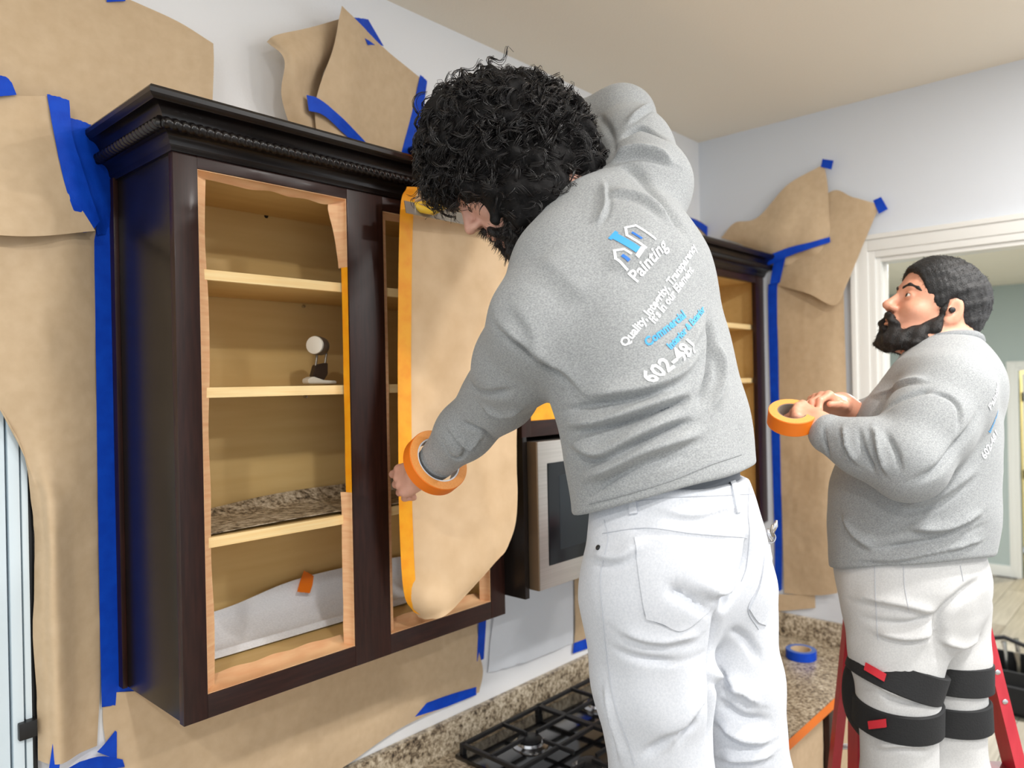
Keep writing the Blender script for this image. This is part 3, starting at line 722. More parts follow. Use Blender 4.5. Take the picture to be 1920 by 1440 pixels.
# sheets at the end wall beside the far cabinet
paper([[(1352, 446, .02), (1378, 418, .03), (1420, 408, .04), (1478, 346, .05), (1545, 308, .03)],
       [(1385, 456, .02), (1420, 452, .05), (1460, 430, .07), (1505, 385, .05), (1552, 350, .03)],
       [(1420, 478, .015), (1450, 478, .03), (1485, 472, .03), (1518, 450, .05), (1556, 420, .03)],
       [(1436, 496, .012), (1470, 498, .02), (1500, 490, .02), (1530, 480, .03), (1560, 470, .02)]],
      'crumpled kraft paper peak above the far cabinet', end=True, cr=.006, cs=9, seed=13)
paper([[(1490, 430, .012), (1556, 360, .022), (1600, 370, .03), (1650, 384, .02)],
       [(1466, 490, .012), (1530, 470, .03), (1590, 450, .03), (1624, 446, .03)],
       [(1458, 535, .012), (1514, 550, .055), (1566, 572, .065), (1590, 528, .05)]],
      'kraft paper flap folded over beside the door casing', end=True, cr=.003, cs=8, seed=14)
paper([[(1456, 500, .006), (1500, 520, .01), (1550, 530, .02), (1582, 540, .02)],
       [(1460, 700, .006), (1500, 700, .02), (1550, 700, .03), (1586, 700, .02)],
       [(1464, 900, .006), (1505, 900, .02), (1550, 900, .035), (1590, 900, .02)],
       [(1468, 1020, .006), (1505, 1020, .02), (1545, 1020, .03), (1572, 1020, .03)],
       [(1470, 1112, .006), (1505, 1116, .01), (1545, 1116, .02), (1570, 1112, .02)]],
      'long kraft paper drop on the end wall between cabinet and door', end=True, nv=70, cr=.005, cs=7, seed=15)
tape([[(1542, 298, .034), (1563, 301, .034)], [(1539, 313, .034), (1559, 318, .034)]], 'blue tape tab at the tip of the paper peak', end=True)
tape([[(1637, 376, .022), (1652, 369, .022)], [(1648, 401, .028), (1665, 392, .024)]], 'blue tape tab at the right corner of the folded flap', end=True)
tape([[(1436, 480, .035), (1480, 464, .045), (1520, 454, .05), (1556, 444, .04)], [(1436, 500, .035), (1480, 480, .045), (1520, 466, .05), (1557, 454, .04)]], 'slanted blue tape across the folded flap by the far cabinet', end=True, nu=24)
tape([[(1452, 486, .034), (1474, 478, .044)], [(1444, 530, .02), (1463, 526, .02)], [(1440, 560, .006), (1457, 560, .008)], [(1446, 800, .004), (1462, 800, .008)], [(1452, 1000, .004), (1466, 1000, .008)], [(1452, 1112, .004), (1466, 1106, .008)]],
     'long vertical blue tape strip beside the far cabinet', end=True, nv=60)
paper([[(1400, 1112, .002), (1460, 1114, .004), (1528, 1116, .004)], [(1400, 1148, .002), (1460, 1146, .004), (1529, 1140, .004)]], 'narrow kraft paper remnant just above the far backsplash', end=True, nu=20, nv=10, cr=.002)
# small paper and tape above the far cabinet, half hidden by the painter
paper([[(1262, 408, .02), (1292, 408, .03), (1318, 418, .03), (1342, 446, .02)], [(1262, 450, .02), (1292, 450, .03), (1318, 455, .03), (1340, 462, .02)]], 'small kraft paper scrap above the far cabinet behind the painter', nu=20, nv=12, cr=.002)
tape([[(1262, 400, .036), (1300, 410, .036), (1328, 426, .036), (1348, 448, .03)], [(1262, 410, .036), (1298, 420, .036), (1318, 434, .036), (1334, 452, .03)]], 'arched blue tape above the far cabinet behind the painter', nu=24)
# below the microwave
paper([[(1076, 1060, .004), (1180, 1030, .004), (1300, 1000, .004)], [(1078, 1150, .004), (1180, 1110, .006), (1300, 1070, .004)], [(1077, 1222, .004), (1180, 1185, .004), (1300, 1140, .004)]], 'kraft paper on the wall under the right side of the microwave', nu=24, nv=24, cr=.003)
tape([[(1076, 1206, .006), (1130, 1186, .006), (1200, 1162, .006)], [(1074, 1226, .006), (1130, 1206, .006), (1200, 1182, .006)]], 'blue tape along the bottom of the paper under the microwave')
o = sheet('white_sheet', [WL(r) for r in ([(944, 1090, .004), (1010, 1070, .004), (1072, 1050, .004)], [(925, 1160, .004), (1010, 1140, .012), (1074, 1120, .005)], [(915, 1262, .004), (1000, 1236, .012), (1074, 1205, .005)])], WHITEP, nu=30, nv=30, crinkle=.003, jag=.4)
tag(o, 'thin white masking sheet on the wall below the microwave', 'paper')

# roll of blue tape on the far counter
def tape_roll(c, axis, ro, ri, h, m_rim, m_side, lab, cat='tape roll', core=None):
    c = np.asarray(c, float); u, w, a = frame_of(axis)
    t = thing('tape_roll', c, lab, cat)
    lathe('wound_tape', c, axis, [(ri+0.003, -h/2), (ro-0.001, -h/2), (ro, -h/2+0.001), (ro, h/2-0.001), (ro-0.001, h/2), (ri+0.003, h/2)], m_rim, t, 64, True)
    for s in (-1, 1):
        lathe('roll_face', c+a*s*(h/2+0.0002), a*s, [(ri+0.0032, 0.0), (ro-0.0012, 0.0), (ro-0.0012, 0.0005), (ri+0.0032, 0.0005)], m_side, t, 64, True)
    lathe('core', c, axis, [(ri, -h/2), (ri+0.003, -h/2), (ri+0.003, h/2), (ri, h/2)], core or KRAFT, t, 48, True)
    return t
rc = PZ(1502, 1228, ZK+0.012)
tape_roll((rc[0], rc[1], ZK+0.0188), (0, 0, 1), 0.060, 0.038, 0.036, BLUE, mat('blue_roll_face', srgb(90, 120, 190), .6), 'roll of blue tape lying on the far granite counter')

# black tool bag on the hall floor
tb = thing('tool_bag', (5.45, 0.90, 0), 'black open tool bag with metal tools on the hall floor', 'bag')
CLOTHB = mat('black_canvas', srgb(24, 24, 26), 0.8, bump=.3, bscale=200)
bm = bmesh.new()
for (x0, x1, y0, y1, z0, z1) in ((5.25, 5.65, .72, .74, 0, .26), (5.25, 5.65, 1.06, 1.08, 0, .26), (5.25, 5.27, .74, 1.06, 0, .26), (5.63, 5.65, .74, 1.06, 0, .26), (5.27, 5.63, .74, 1.06, 0, .02)):
    bm_box(bm, x0, x1, y0, y1, z0, z1, .006)
bm_obj('shell', bm, CLOTHB, tb, True, math.radians(40))
box('pocket', 5.215, 5.25, .76, .90, .03, .18, CLOTHB, tb, .01); box('pocket', 5.215, 5.25, .92, 1.05, .03, .18, CLOTHB, tb, .01)
tube('handle', [(5.45, .73, .25), (5.45, .76, .36), (5.45, .9, .40), (5.45, 1.04, .36), (5.45, 1.07, .25)], .014, CLOTHB, tb, 10)
for i in range(7):
    xx = 5.32+.05*i; yy = .80+.2*((i*0.37) % 1)
    tb2 = tube('tool', [(xx, yy, .03), (xx+.02*math.sin(i), yy+.01, .30+.02*(i % 3)), (xx+.03*math.sin(i), yy+.02, .36+.03*(i % 2))], [.008, .010, .014], CHROME if i % 2 else FG, tb, 10)

# ================================================================== IMPLICIT-SURFACE MODELLER (bodies, clothes, hair)
def unit(v): v = np.asarray(v, float); return v/np.linalg.norm(v)
class SDF:
    def __init__(s): s.p = []
    def add(s, f, c, r, k, op='u'): s.p.append((f, np.asarray(c, float), float(r), k, op)); return s
    def cone(s, a, b, ra, rb, k=0.02, op='u'):
        a = np.asarray(a, float); b = np.asarray(b, float); ab = b-a; L2 = ab@ab+1e-12
        def f(p):
            t = np.clip(((p-a)@ab)/L2, 0, 1)
            q = p-a-t[:, None]*ab
            return np.sqrt((q*q).sum(1))-(ra+t*(rb-ra))
        return s.add(f, (a+b)/2, math.sqrt(L2)/2+max(ra, rb), k, op)
    def chain(s, pts, rad, k=0.02):
        for i in range(len(pts)-1): s.cone(pts[i], pts[i+1], rad[i], rad[i+1], k)
        return s
    def ell(s, c, rad, M=None, k=0.02, op='u'):
        c = np.asarray(c, float); rad = np.asarray(rad, float)
        def f(p):
            q = p-c
            if M is not None: q = q@M           # columns of M are the local axes
            k0 = np.sqrt(((q/rad)**2).sum(1)); k1 = np.sqrt(((q/rad**2)**2).sum(1))
            return k0*(k0-1.0)/(k1+1e-9)
        return s.add(f, c, rad.max(), k, op)
    def loft(s, nodes, k=0.03, pw=2.0):
        """nodes: (center, lateral axis, half lateral, half depth)"""
        for i in range(len(nodes)-1):
            (c0, l0, a0, b0), (c1, l1, a1, b1) = nodes[i], nodes[i+1]
            c0 = np.asarray(c0, float); c1 = np.asarray(c1, float); ab = c1-c0; L2 = ab@ab; A = ab/math.sqrt(L2)
            l0 = unit(l0); l1 = unit(l1)
            def f(p, c0=c0, ab=ab, L2=L2, A=A, l0=l0, l1=l1, a0=a0, a1=a1, b0=b0, b1=b1):
                t = np.clip(((p-c0)@ab)/L2, 0, 1)
                q = p-c0-t[:, None]*ab
                l = l0*(1-t[:, None])+l1*t[:, None]; l = l-A*((l@A)[:, None]); l /= np.linalg.norm(l, axis=1)[:, None]
                d = np.cross(A, l)
                a = a0+t*(a1-a0); b = b0+t*(b1-b0); c = np.minimum(a, b)
                x = np.abs((q*l).sum(1))/a; y = np.abs((q*d).sum(1))/b; z = np.abs(q@A)/c
                k0 = (x**pw+y**pw+z**pw)**(1/pw)
                g = np.sqrt((x/a)**2+(y/b)**2+(z/c)**2)
                return k0*(k0-1)/(g+1e-9)
            s.add(f, (c0+c1)/2, math.sqrt(L2)/2+max(a0, a1, b0, b1), k)
        return s
    def plane(s, pt, n, k=0.004):                 # keep the side the normal points away from
        pt = np.asarray(pt, float); n = unit(n)
        return s.add(lambda p: (p-pt)@n, pt, 1e3, k, 'i')
    def noise(s, amp, freq, c=None, r=1e3, seed=0):
        rg = np.random.default_rng(seed); W = rg.normal(size=(10, 3))*freq; ph = rg.uniform(0, 6.28, 10)
        def f(p):
            return sum(np.sin(p@W[i]+ph[i]) for i in range(10))*amp/3.0
        return s.add(f, c if c is not None else (0, 0, 0), r, 0, 'd')
    def ev(s, p, idx=None):
        d = np.full(len(p), 1e3)
        for i in (range(len(s.p)) if idx is None else idx):
            f, c, r, k, op = s.p[i]
            v = f(p)
            if op == 'u':
                if k <= 0: d = np.minimum(d, v)
                else:
                    h = np.clip(0.5+0.5*(v-d)/k, 0, 1); d = v*(1-h)+d*h-k*h*(1-h)
            elif op == 's' or op == 'i':
                w = -v if op == 's' else v
                if k <= 0: d = np.maximum(d, w)
                else:
                    h = np.clip(0.5-0.5*(w-d)/k, 0, 1); d = w*(1-h)+d*h+k*h*(1-h)
            elif op == 'd': d = d+v
        return d
    def mesh(s, h=0.004, bs=16, smooth=1):
        un = [q for q in s.p if q[4] == 'u']
        lo = np.min([q[1]-q[2] for q in un], 0)-3*h; hi = np.max([q[1]+q[2] for q in un], 0)+3*h
        nb = np.ceil((hi-lo)/(h*bs)).astype(int)
        NX, NY, NZ = (nb*bs+4)
        bi = np.array(np.meshgrid(*[np.arange(n) for n in nb], indexing='ij')).reshape(3, -1).T
        cen = lo+(bi+0.5)*bs*h; Rb = bs*h*0.866
        cs_ = np.array([q[1] for q in s.p]); rs_ = np.array([q[2] for q in s.p]); isu = np.array([q[4] == 'u' for q in s.p])
        near = np.full(len(cen), False)
        dd = np.full((len(cen)), 1e3)
        for q in un: dd = np.minimum(dd, np.linalg.norm(cen-q[1], axis=1)-q[2])
        cand = np.where(dd < Rb+0.01)[0]
        val = s.ev(cen[cand])
        keep = cand[np.abs(val) < Rb*1.7+0.015]
        g = np.arange(bs+1)
        G = np.array(np.meshgrid(g, g, g, indexing='ij')).reshape(3, -1).T
        ids, pos, quads = [], [], []
        corner = [(0, 0, 0), (1, 0, 0), (0, 1, 0), (1, 1, 0), (0, 0, 1), (1, 0, 1), (0, 1, 1), (1, 1, 1)]
        edges = [(0, 1), (2, 3), (4, 5), (6, 7), (0, 2), (1, 3), (4, 6), (5, 7), (0, 4), (1, 5), (2, 6), (3, 7)]
        def gid(I): return (I[..., 0].astype(np.int64)*(NY+2)+I[..., 1]+1)*(NZ+2)+I[..., 2]+1
        for bidx in keep:
            b = bi[bidx]; base = b*bs
            sel = np.where((np.linalg.norm(cs_-cen[bidx], axis=1)-rs_ < Rb+0.10) | ((rs_ > 100)))[0]
            if not isu[sel].any(): continue
            pts = lo+(base+G)*h
            v = s.ev(pts, sel).reshape(bs+1, bs+1, bs+1)
            ins = v < 0
            if ins.all() or not ins.any(): continue
            cv = np.stack([v[c[0]:c[0]+bs, c[1]:c[1]+bs, c[2]:c[2]+bs] for c in corner], -1)
            ci = cv < 0
            act = ci.any(-1) & ~ci.all(-1)
            cell = np.argwhere(act)
            if len(cell) == 0: continue
            vals = cv[act]
            acc = np.zeros((len(cell), 3)); cnt = np.zeros(len(cell))
            for e0, e1 in edges:
                a, c_ = vals[:, e0], vals[:, e1]
                m = (a < 0) != (c_ < 0)
                t = np.where(m, a/(a-c_+1e-20), 0)
                p0 = np.array(corner[e0], float); p1 = np.array(corner[e1], float)
                acc += np.where(m[:, None], p0+t[:, None]*(p1-p0), 0); cnt += m
            ids.append(gid(cell+base)); pos.append(lo+(cell+base+acc/cnt[:, None])*h)
            for axis in range(3):
                sl1 = [slice(0, bs)]*3; sl2 = [slice(0, bs)]*3; sl2[axis] = slice(1, bs+1)
                s0 = ins[tuple(sl1)]; s1 = ins[tuple(sl2)]
                E = np.argwhere(s0 != s1)
                if len(E) == 0: continue
                fl = s0[E[:, 0], E[:, 1], E[:, 2]]
                I = E+base; u_, w_ = (axis+1) % 3, (axis+2) % 3
                eu = np.zeros(3, int); eu[u_] = 1; ew = np.zeros(3, int); ew[w_] = 1
                q = np.stack([gid(I-eu-ew), gid(I-ew), gid(I), gid(I-eu)], 1)
                q[~fl] = q[~fl][:, ::-1]
                quads.append(q)
        ids = np.concatenate(ids); pos = np.concatenate(pos); quads = np.concatenate(quads)
        o = np.argsort(ids); ids = ids[o]; pos = pos[o]
        ix = np.searchsorted(ids, quads); ix = np.clip(ix, 0, len(ids)-1)
        ok = (ids[ix] == quads).all(1)
        Q = ix[ok]
        pos = laplace(pos, Q, smooth)
        return pos, Q
def laplace(V, Q, it, lam=0.5):
    for _ in range(it):
        acc = np.zeros_like(V); cnt = np.zeros(len(V))
        for a, b in ((0, 1), (1, 2), (2, 3), (3, 0)):
            np.add.at(acc, Q[:, a], V[Q[:, b]]); np.add.at(acc, Q[:, b], V[Q[:, a]])
            np.add.at(cnt, Q[:, a], 1); np.add.at(cnt, Q[:, b], 1)
        V = V*(1-lam)+lam*acc/np.maximum(cnt, 1)[:, None]
    return V
def vnormals(V, Q):
    n = np.cross(V[Q[:, 2]]-V[Q[:, 0]], V[Q[:, 3]]-V[Q[:, 1]])
    N = np.zeros_like(V)
    for i in range(4): np.add.at(N, Q[:, i], n)
    return N/(np.linalg.norm(N, axis=1, keepdims=True)+1e-12)
class Cloth:
    """surface with fold lines pressed into it"""
    def __init__(s, V, Q, gain=1.7): s.V, s.Q, s.gain = V, Q, gain; s.re()
    def re(s): s.bvh = BVHTree.FromPolygons(s.V.tolist(), s.Q.tolist())
    def pick(s, x, y):
        r = ray(x, y); h = s.bvh.ray_cast(Vector(CAM), Vector(r).normalized())
        if h[0] is None: return None
        return np.array(h[0]), np.array(h[1])
    def pickn(s, x, y):
        """nearest surface point when the ray misses"""
        h = s.pick(x, y)
        if h is not None: return h
        c = s.V.mean(0); d = (c-CAM)@F
        h = s.bvh.find_nearest(Vector(P(x, y, d)))
        return np.array(h[0]), np.array(h[1])
    def folds(s, lines):
        """lines: (pixels, width m, height m, groove side)"""
        N = vnormals(s.V, s.Q); disp = np.zeros(len(s.V))
        for px, w, amp in lines:
            pts = np.array([s.pickn(x, y)[0] for x, y in px]); pts = catmull(pts, max(8, 6*len(pts)))
            n = len(pts); tt = np.linspace(0, 1, n); taper = np.clip(np.minimum(tt, 1-tt)*5, 0.12, 1)
            lo = pts.min(0)-4*w; hi = pts.max(0)+4*w
            ix = np.where(((s.V > lo) & (s.V < hi)).all(1))[0]
            if len(ix) == 0: continue
            v = s.V[ix]; best = np.full(len(ix), 1e9); tp = np.zeros(len(ix)); sg = np.zeros(len(ix))
            for i in range(n-1):
                a, b = pts[i], pts[i+1]; ab = b-a; t = np.clip(((v-a)@ab)/(ab@ab+1e-12), 0, 1)
                q_ = v-a-t[:, None]*ab; d = np.linalg.norm(q_, axis=1); m = d < best; best[m] = d[m]; tp[m] = (taper[i]*(1-t)+taper[i+1]*t)[m]; sg[m] = (q_*np.cross(N[ix], ab)).sum(1)[m]
            r = best/(w*.85)
            if amp > 0:      # ridge with one steep and one soft flank
                pr = np.where(sg > 0, np.exp(-r**1.4*.7), np.exp(-(r/.55)**2))-np.where(sg > 0, 0, 0.30*np.exp(-((r-1.25)/.6)**2))
            else: pr = np.exp(-(r/.8)**2)
            disp[ix] += s.gain*amp*tp*pr
        s.V = s.V+N*disp[:, None]; s.re()
        return s
    def wavy(s, amp, freq, seed=0, stretch=(1, 1, 1)):
        N = vnormals(s.V, s.Q); rg = np.random.default_rng(seed); d = 0
        for i in range(14):
            w = rg.normal(size=3)*freq*np.array(stretch); d = d+np.sin(s.V@w+rg.uniform(0, 6.28)+1.4*np.sin(s.V@(rg.normal(size=3)*freq*.5)))
        s.V = s.V+N*(d*amp/4)[:, None]; s.re(); return s
    def obj(s, name, m, parent): return mesh(name, s.V, s.Q, m, parent, True)
    def patch(s, name, px, m, parent, th=0.0015, n=14, lift=0.0005):
        """thin appliqué following the surface; px = 4 corner pixels (or rows of pixels)"""
        rows = px if isinstance(px[0][0], (tuple, list)) else [[px[0], px[1]], [px[3], px[2]]]
        G = np.array([catmull([(x, y, 0) for x, y in r], n) for r in rows]); G = np.array([catmull(G[:, i], n) for i in range(n)]).transpose(1, 0, 2)
        A = np.zeros((n, n, 3)); B = np.zeros((n, n, 3))
        for i in range(n):
            for j in range(n):
                p, nn = s.pickn(G[i, j, 0], G[i, j, 1]); A[i, j] = p+nn*(th+lift); B[i, j] = p-nn*0.002
        V = np.vstack([A.reshape(-1, 3), B.reshape(-1, 3)]); o = n*n; Fc = []
        for i in range(n-1):
            for j in range(n-1):
                a, b, c, d = i*n+j, i*n+j+1, (i+1)*n+j+1, (i+1)*n+j
                Fc.append([a, d, c, b]); Fc.append([o+a, o+b, o+c, o+d])
        bd = list(range(n))+[i*n+n-1 for i in range(1, n)]+[(n-1)*n+j for j in range(n-2, -1, -1)]+[i*n for i in range(n-2, 0, -1)]
        for q in range(len(bd)):
            a, b = bd[q], bd[(q+1) % len(bd)]; Fc.append([a, b, o+b, o+a])
        return mesh(name, V, Fc, m, parent, True, math.radians(50))
    def stitch(s, name, px, m, parent, r=0.0012, n=40, lift=0.0008):
        c = catmull([(x, y, 0) for x, y in px], n); pts = []
        for x, y, _ in c:
            h = s.pick(x, y)
            if h is not None: pts.append(h[0]+h[1]*lift)
        return tube(name, pts, r, m, parent, 5)

# ------------------------------------------------------------------ anatomy
class Head:
    """local axes: x forward, y left, z up; origin between the ears"""
    def __init__(s, o, fwd, up, sc=1.0):
        s.o = np.asarray(o, float); s.f = unit(fwd); up = np.asarray(up, float); s.l = unit(np.cross(up, s.f)); s.u = np.cross(s.f, s.l); s.sc = sc
        s.M = np.stack([s.f, s.l, s.u], 1)
    def w(s, x, y, z): return s.o+s.sc*(s.f*x+s.l*y+s.u*z)
    def e(s, S_, c, r, k=0.02, op='u', rot=None):
        M_ = s.M if rot is None else s.M@rot
        return S_.ell(s.w(*c), np.array(r)*s.sc, M_, k*s.sc, op)
    def c(s, S_, a, b, ra, rb, k=0.012, op='u'): return S_.cone(s.w(*a), s.w(*b), ra*s.sc, rb*s.sc, k*s.sc, op)
    def skull(s, S_):
        s.e(S_, (-0.012, 0, 0.048), (0.100, 0.077, 0.090), 0.0)
        s.e(S_, (0.030, 0, 0.045), (0.062, 0.064, 0.066), 0.03)
        s.e(S_, (0.036, 0, -0.030), (0.058, 0.056, 0.078), 0.03)
        s.e(S_, (0.048, 0, -0.088), (0.042, 0.040, 0.026), 0.025)
        for q in (1, -1):
            s.c(S_, (-0.004, q*0.056, -0.030), (0.020, q*0.048, -0.082), 0.016, 0.016, 0.022)
            s.c(S_, (0.020, q*0.048, -0.082), (0.074, q*0.014, -0.104), 0.016, 0.014, 0.022)
            s.e(S_, (0.058, q*0.040, -0.018), (0.026, 0.022, 0.020), 0.02)
        s.c(S_, (0.080, 0.026, 0.034), (0.080, -0.026, 0.034), 0.013, 0.013, 0.018)
        for q in (1, -1):
            s.e(S_, (0.101, q*0.032, 0.014), (0.016, 0.017, 0.012), 0.012, 's')
            s.e(S_, (0.0795, q*0.031, 0.014), (0.0145, 0.016, 0.0135), 0.003)
            s.e(S_, (0.0945, q*0.033, 0.0130), (0.012, 0.0145, 0.0036), 0.002, 's')
        s.c(S_, (0.088, 0, 0.024), (0.113, 0, -0.015), 0.0085, 0.0105, 0.012)
        s.e(S_, (0.113, 0, -0.0195), (0.0125, 0.0105, 0.0095), 0.008)
        for q in (1, -1): s.e(S_, (0.101, q*0.0125, -0.0235), (0.0115, 0.0075, 0.0078), 0.007)
        for q in (1, -1): s.e(S_, (0.105, q*0.0075, -0.033), (0.005, 0.004, 0.004), 0.003, 's')
        s.e(S_, (0.086, 0, -0.050), (0.014, 0.026, 0.014), 0.012)
        s.e(S_, (0.0965, 0, -0.0515), (0.008, 0.022, 0.0050), 0.004)
        s.e(S_, (0.0945, 0, -0.0625), (0.0085, 0.019, 0.0060), 0.004)
        s.e(S_, (0.104, 0, -0.0570), (0.012, 0.022, 0.0014), 0.002, 's')
        s.e(S_, (0.082, 0, -0.098), (0.018, 0.020, 0.014), 0.014)
        for q in (1, -1):                              # ears
            s.e(S_, (-0.012, q*0.077, 0.006), (0.019, 0.007, 0.031), 0.006)
            s.e(S_, (-0.006, q*0.084, 0.008), (0.010, 0.006, 0.018), 0.004, 's')
            s.e(S_, (-0.004, q*0.076, -0.022), (0.009, 0.006, 0.010), 0.005)
            s.e(S_, (0.004, q*0.077, 0.000), (0.004, 0.006, 0.009), 0.003)
    def neck(s, S_, base, r=0.056):
        S_.cone(s.w(-0.035, 0, -0.015), base, r*s.sc, r*1.12*s.sc, 0.03)
        S_.cone(s.w(0.005, 0, -0.065), np.asarray(base)+s.f*0.03, r*.78*s.sc, r*.9*s.sc, 0.03)
def hand(S_, wrist, d, n, mirror, curl, sc=1.0, spread=0.0, thumb=None, k=0.007):
    """d: towards the fingers, n: out of the back of the hand; thumb side = mirror*cross(n,d). curl: 4x3 joint bends"""
    d = unit(d); n = unit(np.asarray(n)-d*np.dot(n, d)); t = np.cross(n, d)*mirror
    wrist = np.asarray(wrist, float)
    def L(x, y, z): return wrist+sc*(d*x+t*y+n*z)
    ys = [0.030, 0.0105, -0.0095, -0.028]; kx = [0.088, 0.092, 0.087, 0.077]
    S_.cone(L(-0.02, 0, 0), L(0.03, 0.002, -0.002), 0.027*sc, 0.026*sc, 0.015)
    for y, x in zip(ys, kx):
        S_.cone(L(0.012, y*0.62, -0.002), L(x, y, 0.0), 0.0155*sc, 0.0112*sc, 0.012)
        S_.cone(L(0.02, y*0.7, -0.012), L(x-0.008, y, -0.010), 0.013*sc, 0.0105*sc, 0.012)
    S_.cone(L(0.012, 0.022, -0.010), L(0.048, 0.030, -0.014), 0.016*sc, 0.014*sc, 0.012)
    ln = [(0.043, 0.026, 0.020), (0.047, 0.030, 0.021), (0.044, 0.028, 0.021), (0.034, 0.021, 0.018)]
    rd = [0.0097, 0.0098, 0.0093, 0.0083]
    tips = []
    for i in range(4):
        p = L(kx[i], ys[i], 0.0); a = 0.0; sp = spread*(1.5-i)*0.12
        S_.ell(L(kx[i], ys[i], 0.003), np.array([0.0115]*3)*sc, None, 0.006)
        for j in range(3):
            a += curl[i][j]
            v = d*math.cos(a)-n*math.sin(a)+t*sp
            q = p+v*ln[i][j]*sc
            S_.cone(p, q, rd[i]*sc*(1-0.07*j), rd[i]*sc*(0.93-0.09*j), k*0.6)
            p = q
        tips.append(p)
    th = thumb or [(0.030, 0.034, -0.016), (0.058, 0.052, -0.022), (0.086, 0.052, -0.026), (0.108, 0.046, -0.030)]
    for j in range(3):
        S_.cone(L(*th[j]), L(*th[j+1]), (0.0125-0.0012*j)*sc, (0.0115-0.0015*j)*sc, k)
    return tips

# ------------------------------------------------------------------ people materials
SKIN1 = mat('skin_tan', srgb(212, 160, 140), 0.5, srgb(222, 172, 152), 30, 4, sss=0.08, bump=.1, bscale=350)
SKIN2 = mat('skin_warm', srgb(218, 154, 126), 0.45, srgb(228, 166, 138), 30, 4, sss=0.08, bump=.1, bscale=350)
HEATHER = mat('heather_grey_fleece', srgb(136, 139, 141), 0.9, srgb(166, 169, 170), 330, 8, (1, 1, 1.5), 0.25, 520, lo=0.34, hi=0.66, sheen=0.15, spec=0.2)
RIB = mat('heather_rib', srgb(124, 127, 130), 0.9, srgb(154, 157, 159), 220, 6, (3, 3, 1), 0.3, 300, sheen=0.1, spec=0.2)
DENIM = mat('white_denim', srgb(196, 200, 207), 0.85, srgb(207, 210, 216), 300, 3, (1, 1, 1), 0.15, 700, spec=0.2)
DENIM2 = mat('white_canvas', srgb(196, 196, 196), 0.85, srgb(207, 207, 206), 300, 3, (1, 1, 1), 0.15, 700, spec=0.2)
THREAD = mat('grey_stitching', srgb(184, 188, 196), 0.8)
HAIR1 = mat('black_hair', srgb(22, 20, 21), 0.30, srgb(34, 30, 29), 60, 3, spec=0.6)
HAIR0 = mat('hair_mass', srgb(12, 11, 12), 0.75, srgb(20, 18, 18), 90, 4, bump=1.0, bscale=160, spec=0.25)
BEARD1 = mat('black_beard', srgb(20, 18, 18), 0.6, srgb(34, 29, 27), 120, 4, bump=.6, bscale=420)
HAIR2 = mat('dark_cropped_hair', srgb(17, 17, 18), 0.55, srgb(30, 29, 30), 160, 4, (1, 1, 1), 0.8, 380)
BEARD2 = mat('dark_brown_beard', srgb(20, 18, 17), 0.65, srgb(36, 31, 29), 160, 4, bump=.8, bscale=420)
EYEW = mat('eye_white', srgb(232, 228, 222), 0.2); IRIS = mat('dark_iris', srgb(36, 24, 18), 0.15)
PRINT_W = mat('white_print', srgb(240, 242, 244), 0.6); PRINT_B = mat('blue_print', srgb(64, 160, 226), 0.6); PRINT_B2 = mat('deep_blue_print', srgb(30, 110, 200), 0.6)
STRAP = mat('black_elastic', srgb(22, 23, 25), 0.75, bump=.4, bscale=250); REDTAG = mat('red_label', srgb(196, 34, 48), 0.6)
SHOE = mat('work_shoe', srgb(52, 46, 42), 0.7); SOLE = mat('shoe_sole', srgb(28, 26, 25), 0.8)
UNDER = mat('dark_undershirt', srgb(96, 100, 106), 0.9)
def eyes(H, t):
    for q in (1, -1):
        c = H.w(0.0795, q*0.031, 0.0135)
        e = lathe('eye', c, H.f, [(0.0125*math.sin(a)+1e-4, -0.0125*math.cos(a)) for a in np.linspace(0.05, math.pi-0.05, 14)], EYEW, t, 20)
        i = lathe('iris', c, H.f, [(0.0058, 0.0112), (0.0050, 0.0120), (0.0004, 0.0130)], IRIS, t, 18); i.parent = e
